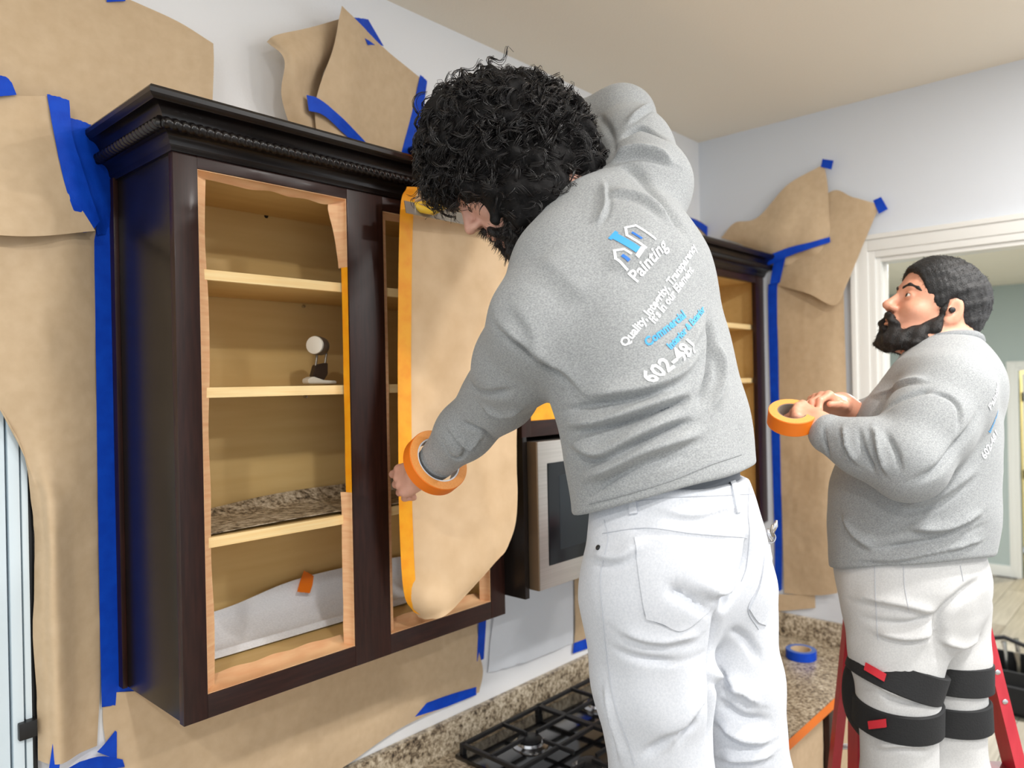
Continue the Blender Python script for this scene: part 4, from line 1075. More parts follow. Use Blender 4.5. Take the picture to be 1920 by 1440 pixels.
def strands(name, roots, dirs, lens, m, parent, r=0.0011, seg=8, curl=0.0, pitch=0.03, grav=(0, 0, -1), gk=0.5, flow=None, sides=3, seed=0, clump=1, jit=0.003):
    """tapered hairs; clump > 1 winds that many hairs together into one lock"""
    rg = np.random.default_rng(seed); n0 = len(roots); g = np.asarray(grav, float)
    rep = lambda a: np.repeat(a, clump, axis=0)
    n = n0*clump
    pos = rep(np.array(roots, float)); d = rep(np.array(dirs, float)); lens = rep(np.asarray(lens))*rg.uniform(.85, 1.1, n)
    path = [pos.copy()]; st_ = (lens/seg)[:, None]
    for k in range(seg):
        d = d+g*gk*(1.0/seg)+rep(rg.normal(size=(n0, 3)))*0.06
        if flow is not None: d = flow(pos, d)
        d /= np.linalg.norm(d, axis=1, keepdims=True)
        pos = pos+d*st_; path.append(pos.copy())
    path = np.array(path).transpose(1, 0, 2)
    if curl > 0:
        m_ = seg*3+1; T = np.linspace(0, seg, m_); i0 = np.minimum(T.astype(int), seg-1); fr = (T-i0)[None, :, None]
        base = path[:, i0]*(1-fr)+path[:, i0+1]*fr
        tan = np.gradient(base, axis=1); tan /= np.linalg.norm(tan, axis=2, keepdims=True)+1e-12
        ref = rep(rg.normal(size=(n0, 1, 3))); u = np.cross(tan, ref); u /= np.linalg.norm(u, axis=2, keepdims=True)+1e-12; w = np.cross(tan, u)
        s_ = np.linspace(0, 1, m_)[None, :]*lens[:, None]
        ph = 2*math.pi*s_/(pitch*rep(rg.uniform(.75, 1.4, (n0, 1))))+rep(rg.uniform(0, 6.28, (n0, 1)))+rg.normal(size=(n, 1))*.12
        rr = curl*rep(rg.uniform(.5, 1.3, (n0, 1)))*np.clip(np.linspace(0, 1, m_)[None]*3, 0, 1)
        path = base+(u*np.cos(ph)[..., None]+w*np.sin(ph)[..., None])*rr[..., None]
    if clump > 1: path = path+rg.normal(size=(n, 1, 3))*jit
    m_ = path.shape[1]
    tan = np.gradient(path, axis=1); tan /= np.linalg.norm(tan, axis=2, keepdims=True)+1e-12
    ref = np.array([0.31, 0.52, 0.79]); u = np.cross(tan, ref); u /= np.linalg.norm(u, axis=2, keepdims=True)+1e-12; w = np.cross(tan, u)
    rad = r*np.linspace(1.0, 0.35, m_)[None, :, None]
    V = np.stack([path+rad*(math.cos(2*math.pi*j/sides)*u+math.sin(2*math.pi*j/sides)*w) for j in range(sides)], 2)
    base = (np.arange(n)*m_*sides)[:, None, None]; ii = np.arange(m_-1)[None, :, None]*sides; jj = np.arange(sides)[None, None, :]; j2 = (jj+1) % sides
    Q = np.stack([base+ii+jj, base+ii+j2, base+ii+sides+j2, base+ii+sides+jj], -1).reshape(-1, 4)
    return mesh(name, V.reshape(-1, 3), Q, m, parent, True)
def print_text(cl, txt, p0, p1, h, m, parent, name='print', bold=0.0, lift=0.0012):
    """flat lettering laid on a garment: baseline from pixel p0 towards p1, letter height h metres; follows the cloth"""
    a, na = cl.pickn(*p0); b, nb = cl.pickn(*p1)
    n = unit(na+nb); x = unit((b-a)-n*np.dot(b-a, n)); y = np.cross(n, x)
    cu = bpy.data.curves.new('lettering', 'FONT'); cu.body = txt; cu.size = h/0.70; cu.offset = bold; cu.resolution_u = 2
    ob = bpy.data.objects.new('lettering', cu); COL.objects.link(ob)
    dg = bpy.context.evaluated_depsgraph_get(); me = bpy.data.meshes.new_from_object(ob.evaluated_get(dg))
    bpy.data.objects.remove(ob); bpy.data.curves.remove(cu)
    bm = bmesh.new(); bm.from_mesh(me); bpy.data.meshes.remove(me)
    bmesh.ops.triangulate(bm, faces=bm.faces)
    for _ in range(4):
        es = [e for e in bm.edges if e.calc_length() > 0.006]
        if not es: break
        bmesh.ops.subdivide_edges(bm, edges=es, cuts=1); bmesh.ops.triangulate(bm, faces=[f for f in bm.faces if len(f.verts) > 3])
    return drape(cl, [(v.co.x, v.co.y) for v in bm.verts], [[v.index for v in f.verts] for f in bm.faces], a, x, y, n, m, parent, name, lift, bm)
def drape(cl, pts, faces, a, x, y, n, m, parent, name, lift, bm=None):
    V = []; bad = set(); a = np.asarray(a)
    # walk along the surface so that letters keep their spacing as the cloth curves
    for i, (s, t) in enumerate(pts):
        q = a+x*s+y*t
        h = cl.bvh.ray_cast(Vector(q+n*0.25), Vector(-n), 0.5)
        if h[0] is None: V.append(q); bad.add(i)
        else: V.append(np.array(h[0])+n*lift)
    fs = [f for f in faces if not any(i in bad for i in f)]
    if bm is not None: bm.free()
    return mesh(name, V, fs, m, parent, True)

# ================================================================== PERSON AT THE NEAR CABINET
def person_near():
    X = np.array([1.0, 0, 0]); Yv = np.array([0, 1.0, 0])
    shL, shR = P(1008, 605, 1.29), P(1212, 352, 1.47)
    elL, wrL = P(935, 742, 1.48), P(812, 872, 1.62)
    elR, wrR = P(1163, 226, 1.66), P(985, 262, 1.77)
    lat = unit(shR-shL)
    pel = P(1268, 1010, 1.33)
    hipL, hipR = P(1206, 1085, 1.28), P(1343, 1085, 1.40)
    knL, knR = P(1243, 1470, 1.29), P(1398, 1465, 1.41)
    anL, anR = knL+np.array([-.01, -.05, -.43]), knR+np.array([.01, -.05, -.43])
    zf = min(anL[2], anR[2])-0.085
    anL[2] = anR[2] = zf+0.085
    neckb = P(1108, 418, 1.40)
    t = thing('person', (pel[0], pel[1], zf), 'person in grey sweatshirt and white jeans leaning into the near cabinet', 'person', 'painters')
    H = Head(P(948, 334, 1.455), -R*0.69-U*0.72+F*0.02, -R*0.72+U*0.69, 1.03)
    # ---- body
    B = SDF()
    H.skull(B); H.neck(B, neckb+np.array([0, 0, -.01]))
    ch = (shL+shR)/2
    B.loft([(pel, X, .145, .095), (pel*.5+ch*.5, lat*.5+X*.5, .135, .085), (ch, lat, .13, .085)], 0.04)
    B.cone(neckb, shL*.75+ch*.25, .05, .045, .04); B.cone(neckb, shR*.75+ch*.25, .05, .045, .04)
    B.chain([shL, elL, wrL], [.048, .038, .027], .03); B.chain([shR, elR, wrR], [.048, .038, .027], .03)
    # left hand: loose fist gripping the paper edge
    hdL = unit(P(752, 903, 1.685)-wrL)
    nL = unit(-F*0.80+U*0.35-R*0.25)
    hand(B, wrL+hdL*0.027, hdL, nL, -1, [(.30, 1.55, .9), (.50, 1.60, .9), (.58, 1.70, 1.2), (.66, 1.8, 1.35)], .98, spread=.6,
         thumb=[(0.030, 0.030, -0.014), (0.060, 0.048, -0.022), (0.088, 0.044, -0.034), (0.108, 0.032, -0.042)])
    hdR = unit(P(905, 290, 1.80)-wrR)
    hand(B, wrR+hdR*0.018, hdR, unit(-F*.5+U*.8), 1, [(.7, 1.0, .6)]*4, 0.93)
    B.chain([hipL, knL, anL], [.075, .052, .036], .03); B.chain([hipR, knR, anR], [.075, .052, .036], .03)
    for a in (anL, anR): B.cone(a, a+np.array([-.0, .15, -.055]), .036, .028, .03)
    V, Q = B.mesh(0.0035, 16, 1)
    mesh('body', V, Q, SKIN1, t, True)
    eyes(H, t)
    # ---- jeans
    J = SDF()
    waist = P(1255, 905, 1.335)
    J.loft([(waist, X, .158, .118), (pel, X, .168, .124)], .03, 2.3)
    J.loft([(pel, X, .168, .122), (P(1272, 1085, 1.34), X, .170, .118)], .04, 2.2)
    J.ell(P(1215, 1085, 1.25), (.095, .085, .11), None, .05); J.ell(P(1352, 1080, 1.37), (.09, .08, .105), None, .05)
    J.chain([hipL+np.array([0, 0, -.03]), (hipL+knL)/2+np.array([0, 0.0, 0]), knL, knL*.45+anL*.55, anL+np.array([0, 0, -.02])], [.112, .100, .086, .080, .076], .025)
    J.chain([hipR+np.array([0, 0, -.03]), (hipR+knR)/2, knR, knR*.45+anR*.55, anR+np.array([0, 0, -.02])], [.108, .092, .082, .078, .074], .025)
    J.plane(P(1395, 893, 1.36), (0.0, -.06, 1)); J.plane((0, 0, zf+.03), (0, 0, -1))
    V, Q = J.mesh(0.0038, 16, 2)
    C = Cloth(V, Q)
    C.wavy(0.0016, 26, 3, (1, 1, .7))
    C.folds([([(1345, 1140), (1338, 1200), (1336, 1300), (1334, 1436)], .016, -.010), ([(1405, 990), (1398, 1060), (1376, 1110), (1348, 1150)], .018, -.012),
             ([(1335, 1150), (1290, 1120), (1250, 1100)], .012, -.008), ([(1300, 1090), (1350, 1110), (1390, 1090)], .014, .006),
             ([(1160, 1180), (1230, 1200), (1310, 1190)], .012, .005), ([(1150, 1215), (1230, 1240), (1320, 1225)], .010, -.005),
             ([(1250, 1400), (1290, 1340), (1325, 1290)], .014, .008), ([(1200, 1420), (1260, 1380), (1310, 1350)], .012, -.006),
             ([(1335, 1260), (1375, 1290), (1425, 1320)], .014, .010), ([(1345, 1310), (1390, 1345), (1440, 1350)], .012, -.008), ([(1345, 1350), (1390, 1380), (1445, 1385)], .014, .010),
             ([(1350, 1420), (1400, 1420), (1450, 1410)], .012, .008), ([(1135, 1290), (1150, 1360), (1165, 1430)], .010, .005),
             ([(1120, 985), (1220, 1000), (1330, 1010), (1400, 1020)], .006, -.002), ([(1110, 1040), (1160, 1045), (1210, 1015)], .012, .005),
             ([(1370, 1180), (1400, 1200), (1425, 1240)], .012, -.006), ([(1215, 955), (1300, 965), (1390, 950)], .010, .003)])
    C.obj('jeans', DENIM, t)
    # back pockets, belt loops, seams, rivet
    C.patch('back_pocket', [[(1190, 1007), (1250, 1016), (1310, 1025), (1371, 1036)], [(1196, 1060), (1250, 1075), (1300, 1085), (1358, 1086)], [(1205, 1125), (1240, 1140), (1290, 1145), (1338, 1125)], [(1212, 1160), (1240, 1168), (1278, 1182), (1326, 1148)]], DENIM, t, .0022, 20)
    C.patch('back_pocket', [[(1434, 1030), (1440, 1026), (1447, 1020)], [(1424, 1095), (1434, 1100), (1442, 1102)], [(1404, 1142), (1420, 1165), (1436, 1172)]], DENIM, t, .0022, 14)
    for q in ([(1180, 938), (1192, 935), (1196, 963), (1182, 965)], [(1368, 905), (1378, 903), (1388, 958), (1379, 962)]):
        C.patch('belt_loop', [[q[0], q[1]], [((q[0][0]+q[3][0])/2, (q[0][1]+q[3][1])/2), ((q[1][0]+q[2][0])/2, (q[1][1]+q[2][1])/2)], [q[3], q[2]]], DENIM, t, .004, 8)
    for q in ([(1133, 975), (1140, 1010), (1126, 1080), (1130, 1150), (1140, 1250), (1155, 1330), (1180, 1400), (1190, 1436)], [(1405, 905), (1402, 960), (1405, 1000), (1400, 1060), (1390, 1090)],
              [(1130, 1000), (1210, 990), (1300, 1000), (1400, 1008)], [(1200, 1013), (1260, 1022), (1310, 1031), (1364, 1041)], [(1192, 1010), (1198, 1060), (1208, 1130), (1214, 1158), (1276, 1179), (1322, 1148), (1350, 1090), (1366, 1040)],
              [(1434, 1032), (1424, 1095), (1402, 1142), (1422, 1180)], [(1196, 940), (1260, 933), (1330, 930), (1412, 926)]):
        C.stitch('seam', q, THREAD, t, .0006)
    p, n = C.pickn(1122, 1027)
    lathe('rivet', p, n, [(.0045, 0), (.0045, .002), (.003, .0035), (.0004, .004)], BLACK, t, 14)
    # ---- undershirt band
    Us = SDF(); Us.loft([(waist+np.array([0, 0, -.02]), X, .150, .110), (waist+np.array([-.02, 0, .10]), X, .150, .110)], .02, 2.3)
    V, Q = Us.mesh(0.006, 16, 1); mesh('undershirt', V, Q, UNDER, t, True)
    # ---- sweatshirt
    Sh = SDF()
    hem = P(1250, 925, 1.335); m1 = P(1232, 800, 1.345); m2 = P(1192, 660, 1.36); m3 = P(1150, 545, 1.375)
    Sh.loft([(hem+np.array([0, 0, -.05]), X, .176, .136), (hem, X, .176, .138), (m1, X*.85+lat*.15, .180, .138), (m2, X*.6+lat*.4, .182, .136), (m3, X*.3+lat*.7, .185, .128), (ch, lat, .155, .100)], .04, 2.25)
    Sh.cone(neckb+np.array([0, 0, -.015]), shL, .070, .078, .06); Sh.cone(neckb, shR, .070, .080, .06)
    Sh.ell(m3+np.array([0.03, -.055, .03]), (.13, .09, .13), None, .06)
    Sh.chain([shL, (shL+elL)/2+np.array([0, 0, -.005]), elL, (elL+wrL)/2, wrL-unit(wrL-elL)*.010], [.086, .079, .068, .056, .043], .03)
    Sh.chain([shR, (shR+elR)/2, elR, (elR+wrR)/2, wrR], [.088, .078, .068, .056, .042], .035)
    a, b, c = P(1094, 962, 1.28), P(1400, 872, 1.41), P(1268, 920, 1.19)
    n = unit(np.cross(b-a, c-a)); n = n if n[2] < 0 else -n
    Sh.plane(a, n, .006)
    H.e(Sh, (0, 0, 0.02), (0.105, 0.085, 0.10), .02, 's')
    V, Q = Sh.mesh(0.0036, 16, 2)
    C = Cloth(V, Q)
    C.wavy(0.0022, 17, 5)
    C.folds([([(925, 607), (975, 650), (1030, 690), (1092, 742)], .006, -.006), ([(930, 598), (980, 641), (1036, 681), (1095, 735)], .014, .006),      # shoulder seam
             ([(1092, 742), (1150, 735), (1215, 725), (1275, 700), (1315, 650)], .014, .009), ([(1040, 770), (1110, 762), (1190, 750), (1260, 725)], .009, -.007),
             ([(1060, 800), (1130, 790), (1210, 765), (1290, 735)], .012, .011), ([(1100, 805), (1180, 790), (1260, 760), (1300, 745)], .009, -.009),
             ([(1070, 832), (1130, 850), (1200, 815), (1290, 775)], .013, .012), ([(1110, 870), (1180, 835), (1250, 805), (1310, 790)], .009, -.008),
             ([(1088, 905), (1140, 880), (1200, 850), (1260, 830), (1320, 810)], .013, .010), ([(1090, 940), (1150, 900), (1220, 870), (1300, 850)], .010, -.006),
             ([(1328, 590), (1335, 650), (1330, 710), (1305, 768)], .011, -.012), ([(1345, 640), (1352, 710), (1330, 770)], .012, .008),
             ([(1250, 690), (1290, 655), (1322, 600)], .010, .004),
             ([(1130, 500), (1190, 480), (1250, 440)], .030, .004), ([(1155, 310), (1200, 330), (1250, 390), (1290, 450)], .018, -.007), ([(1140, 360), (1200, 370), (1260, 420)], .016, .006),
             ([(1165, 260), (1205, 240), (1250, 262)], .010, -.010), ([(1150, 300), (1200, 285), (1262, 305)], .013, .012), ([(1175, 235), (1210, 205), (1225, 200)], .009, .007), ([(1120, 215), (1140, 240), (1150, 290)], .010, -.008),
             ([(1120, 420), (1135, 390), (1132, 340)], .007, .006),
             ([(905, 760), (940, 775), (980, 765)], .012, .007), ([(880, 720), (915, 740), (960, 730)], .012, -.006), ([(865, 790), (905, 810), (930, 825)], .009, -.007), ([(840, 800), (880, 840), (900, 860)], .008, .007),
             ([(830, 830), (860, 862), (872, 880)], .006, -.006), ([(1010, 480), (1060, 520), (1100, 560)], .03, .004), ([(960, 560), (1000, 620), (1010, 690)], .02, .004)])
    C.obj('sweatshirt', HEATHER, t)
    C.stitch('hem_seam', [(1105, 945), (1180, 925), (1260, 900), (1330, 872), (1390, 852)], RIB, t, .0011)
    # collar rib
    cdir = unit(H.w(-0.03, 0, -0.03)-neckb); u, w, a_ = frame_of(cdir)
    cc = neckb+cdir*0.032
    ring = [cc+u*math.cos(th)*.068+w*math.sin(th)*.066 for th in np.linspace(0, 2*math.pi, 49)[:-1]]
    v1, f1 = tube_geo(ring, .011, 10, True); v2, f2 = tube_geo([q+cdir*.010 for q in ring], .009, 10, True)
    v, f = merge([(v1, f1), (v2, f2)]); mesh('collar', v, f, RIB, t, True)
    # cuffs
    ax = unit(wrL-elL); lathe('cuff', wrL-ax*.012, ax, [(.040, -.012), (.043, -.008), (.041, .004), (.036, .010), (.031, .009), (.030, -.005)], RIB, t, 32, True)
    lathe('undershirt_cuff', wrL+ax*.001, ax, [(.034, -.006), (.035, .004), (.033, .012), (.029, .013), (.028, 0)], BLACK, t, 32, True)
    ax2 = unit(wrR-elR); lathe('cuff', wrR-ax2*.004, ax2, [(.040, -.016), (.044, -.008), (.041, .008), (.036, .014), (.031, .012), (.030, -.005)], RIB, t, 32, True)
    # ---- printing on the back
    print_text(C, 'Painting', (1193, 531), (1256, 459), .021, PRINT_W, t, 'print_painting', .0006)
    print_text(C, 'Quality, Integrity, Transparency', (1172, 652), (1262, 532), .0135, PRINT_W, t, 'print_tagline', .0006)
    print_text(C, "It's in our Element", (1226, 608), (1300, 508), .0135, PRINT_W, t, 'print_tagline', .0006)
    print_text(C, 'Commercial', (1214, 651), (1283, 597), .0140, PRINT_B, t, 'print_services', .0007)
    print_text(C, 'Interior & Exterior', (1257, 656), (1320, 584), .0112, PRINT_B, t, 'print_services', .0007)
    print_text(C, '602-481', (1223, 720), (1324, 646), .0245, PRINT_W, t, 'print_phone', .0009)
    a, na = C.pickn(1193, 531); b, nb = C.pickn(1256, 459); n = unit(na+nb); x = unit((b-a)-n*np.dot(b-a, n)); y = np.cross(n, x)
    def stroke(poly, w, m_, nm):
        pts = []; fs = []
        for i in range(len(poly)-1):
            p0 = np.array(poly[i]); p1 = np.array(poly[i+1]); dv = (p1-p0)/np.linalg.norm(p1-p0); nn = np.array([-dv[1], dv[0]])*w/2
            k = 8
            for j in range(k+1):
                q = p0-dv*w*.4+(p1-p0+dv*w*.8)*j/k; pts += [tuple(q-nn), tuple(q+nn)]
            o_ = len(pts)-2*(k+1)
            fs += [[o_+2*j, o_+2*j+2, o_+2*j+3, o_+2*j+1] for j in range(k)]
        drape(C, pts, fs, a, x, y, n, m_, t, nm, .0014)
    stroke([(.006, .026), (.006, .052), (.018, .062), (.030, .052), (.030, .040)], .0042, PRINT_W, 'logo_house')
    stroke([(.056, .028), (.056, .064), (.068, .074), (.082, .064), (.082, .026)], .0042, PRINT_W, 'logo_house')
    stroke([(.0435, .040), (.0435, .074)], .0135, PRINT_B, 'logo_tower'); stroke([(.036, .080), (.051, .080)], .006, PRINT_B, 'logo_tower')
    stroke([(.018, .036), (.018, .046)], .006, PRINT_B2, 'logo_window'); stroke([(.066, .044), (.066, .060)], .004, PRINT_B2, 'logo_window')
    stroke([(.036, .029), (.050, .031)], .008, PRINT_W, 'logo_brush')
    # ---- hair
    Hr = SDF(); ax3 = np.stack([R, F, U], 1)
    H.e(Hr, (-0.025, 0, 0.078), (0.120, 0.100, 0.100), 0)
    Hr.ell(P(985, 258, 1.47), np.array([.130, .112, .108]), ax3, .05)
    Hr.ell(P(880, 258, 1.46), np.array([.080, .095, .098]), ax3, .05)
    Hr.ell(P(1060, 318, 1.46), np.array([.068, .080, .078]), ax3, .05)
    Hr.ell(P(828, 298, 1.45), np.array([.040, .070, .046]), ax3, .04)
    Hr.ell(P(905, 352, 1.42), np.array([.070, .045, .022]), ax3, .03)
    H.e(Hr, (0.112, 0, -0.045), (0.060, 0.12, 0.070), .012, 's')
    Hr.ell(P(985, 380, 1.385), np.array([.072, .042, .044]), ax3, .03); Hr.ell(P(1040, 388, 1.41), np.array([.055, .06, .042]), ax3, .04); Hr.ell(P(958, 322, 1.395), np.array([.095, .05, .058]), ax3, .03); Hr.ell(P(1010, 350, 1.40), np.array([.07, .05, .05]), ax3, .03); Hr.ell(P(925, 372, 1.395), np.array([.045, .03, .022]), ax3, .03)
    Hr.noise(.008, 60, seed=4)
    V, Q = Hr.mesh(0.0045, 16, 1)
    hair = mesh('hair', V, Q, HAIR0, t, True)
    N = vnormals(V, Q); rg = np.random.default_rng(5)
    loc = (V-H.o)@H.M
    okr = np.where(~((loc[:, 0] > .062) & (loc[:, 2] < .030)))[0]
    pk = rg.choice(okr, 2300); root = V[pk]-N[pk]*.010
    tang = rg.normal(size=(len(pk), 3))*.55+np.array([0, 0, -.8]); dirs = N[pk]*.30+tang-N[pk]*(tang*N[pk]).sum(1)[:, None]*.85
    dirs /= np.linalg.norm(dirs, axis=1)[:, None]
    c0 = P(965, 290, 1.455)
    def flow(p, d):
        q = p-c0; q /= np.linalg.norm(q, axis=1)[:, None]
        return d-q*(np.maximum((d*q).sum(1), 0)*.75)[:, None]
    lp = loc[pk]; ln_ = rg.uniform(.05, .10, len(pk)); ln_[(lp[:, 0] > .02) & (lp[:, 2] < .09)] *= .5; ln_[lp[:, 2] < .0] *= .6
    s_ = strands('curl_strands', root, dirs, ln_, HAIR1, t, r=.0012, seg=5, curl=.0095, pitch=.046, gk=.35, flow=flow, seed=6, clump=5, jit=.0022); s_.parent = hair
    # loose locks hanging over the forehead
    k = 46; rt = np.array([P(rg.uniform(786, 950), rg.uniform(318, 362), 1.40+rg.uniform(-.05, .05)) for _ in range(k)])
    dr = np.array([-R*.35+rg.normal(size=3)*.3-U for _ in range(k)]); dr /= np.linalg.norm(dr, axis=1)[:, None]
    s2 = strands('fringe_locks', rt, dr, rg.uniform(.02, .055, k), HAIR1, t, r=.0009, seg=5, curl=.007, pitch=.04, gk=.3, seed=8, clump=3, jit=.0015); s2.parent = hair
    # ---- beard and moustache
    Bd = SDF()
    for q in (1, -1):
        H.c(Bd, (0.006, q*.062, -.020), (0.022, q*.052, -.080), .013, .017, .015); H.c(Bd, (0.022, q*.052, -.080), (0.070, q*.022, -.106), .018, .018, .02)
        H.c(Bd, (0.100, q*.004, -.041), (0.090, q*.026, -.058), .0065, .006, .008); H.c(Bd, (0.090, q*.027, -.058), (0.078, q*.024, -.090), .008, .013, .012)
        H.c(Bd, (0.046, q*.050, -.052), (0.066, q*.036, -.085), .011, .014, .02)
    H.e(Bd, (0.082, 0, -.104), (.026, .028, .018), .02); H.e(Bd, (0.098, 0, -.074), (.006, .010, .006), .006)
    Bd.noise(.0025, 150, seed=9)
    V, Q = Bd.mesh(0.0028, 16, 1); beard = mesh('beard', V, Q, BEARD1, t, True)
    N = vnormals(V, Q); pk = rg.choice(len(V), 2600)
    s3 = strands('beard_strands', V[pk]-N[pk]*.003, N[pk]*.8-np.array([0, 0, .5])+rg.normal(size=(len(pk), 3))*.3, rg.uniform(.008, .018, len(pk)), HAIR1, t, r=.0007, seg=4, seed=10); s3.parent = beard
    # ---- shoes
    for a_, s in ((anL, -1), (anR, 1)):
        W_ = SDF(); W_.cone(a_+np.array([0, -.01, -.01]), a_+np.array([0, .02, -.03]), .050, .050, .03); W_.cone(a_+np.array([0, -.03, -.045]), a_+np.array([0, .17, -.052]), .042, .036, .03); W_.plane((0, 0, zf+.012), (0, 0, -1))
        V, Q = W_.mesh(.006, 16, 1); sh = mesh('shoe', V, Q, SHOE, t, True)
        so = box('sole', a_[0]-.042, a_[0]+.042, a_[1]-.075, a_[1]+.205, zf, zf+.014, SOLE, t, .006); so.parent = sh
    # ---- tape roll worn on the wrist
    rc_ = wrL-ax*.010
    tape_roll(rc_, ax*1.0-R*.10+F*.22, .071, .049, .030, ORANGE_RIM, ORANGE_SIDE, 'orange tape roll worn round the wrist of the near painter', core=WHITEP)
    # ---- keys peeking from the pocket
    kp = P(1444, 1008, 1.37); kr = thing('key_ring', kp, 'bunch of keys peeking out of the near painter\'s right pocket', 'keys')
    tube('ring', [kp+R*.010*math.cos(q)+U*.010*math.sin(q) for q in np.linspace(0, 6.283, 17)[:-1]], .0013, CHROME, kr, 6, True)
    for i in range(3):
        b0 = kp+U*(-.006+.008*i)+R*.004
        v, f = tube_geo([b0, b0+U*.012+R*.006*(i-1), b0+U*.022+R*.008*(i-1)], [.004, .0045, .002], 6); mesh('key', v, f, CHROME if i != 1 else FG, kr, True)
    return t, zf, (pel, wrR, hdR)
near, ZF, nearinfo = person_near()
# work platform the person stands on (below the frame)
pl = thing('work_platform', (1.2, .65, 0), 'aluminium work platform under the near painter', 'platform')
ALU = mat('aluminium', srgb(190, 192, 194), .35, metal=.9)
for i in range(6): box('slat', .86+i*.125, .975+i*.125, .38, .98-.03, ZF-.04, ZF-.0005, ALU, pl, .003)
for x in (.88, 1.56):
    for y in (.40, .92): box('leg', x-.018, x+.018, y-.018, y+.018, 0, ZF-.04, ALU, pl, .003)
for y in (.40, .92): box('rail', .86, 1.60, y-.015, y+.015, ZF-.075, ZF-.0405, ALU, pl, .003)
# masking tool in the raised hand
pw, wr, hd = nearinfo
YELLOW = mat('yellow_plastic', srgb(240, 196, 60), .4)
tl = thing('hand_masker', PY(830, 330, 1.36), 'yellow-handled paper masking tool with grey blade and orange tape roll', 'tool')
b0, b1 = PY(757, 386, 1.355), PY(757, 386, 1.355)+np.array([.30, 0, 0])
bz = b0[2]
mesh('blade', [(b0[0], 1.352, bz+.012), (b1[0], 1.352, bz+.012), (b1[0], 1.346, bz-.018), (b0[0], 1.346, bz-.018), (b0[0], 1.354, bz+.012), (b1[0], 1.354, bz+.012), (b1[0], 1.348, bz-.018), (b0[0], 1.348, bz-.018)],
     [[0, 1, 2, 3], [7, 6, 5, 4], [0, 4, 5, 1], [1, 5, 6, 2], [2, 6, 7, 3], [3, 7, 4, 0]], mat('smoky_blade', srgb(150, 146, 140), .25, metal=.6), tl)
tube('handle', [PY(768, 380, 1.365), PY(790, 392, 1.345), PY(812, 396, 1.33), PY(832, 386, 1.325), PY(845, 365, 1.33), PY(852, 330, 1.35)], [.006, .009, .010, .009, .008, .008], YELLOW, tl, 10)
tube('frame_arm', [PY(775, 384, 1.362), PY(840, 376, 1.355), PY(905, 372, 1.35)], .006, YELLOW, tl, 8)
tube('spindle', [PY(824, 262, 1.33), PY(824, 262, 1.33)+np.array([.28, 0, 0])], .012, YELLOW, tl, 12)
q = PY(824, 262, 1.33)
lathe('tape_roll', q, (1, 0, 0), [(.038, 0), (.080, 0), (.080, .036), (.038, .036)], ORANGE_RIM, tl, 48, True)
lathe('paper_roll', q+np.array([.045, 0, 0]), (1, 0, 0), [(.012, 0), (.034, 0), (.034, .22), (.012, .22)], KRAFT, tl, 32, True)

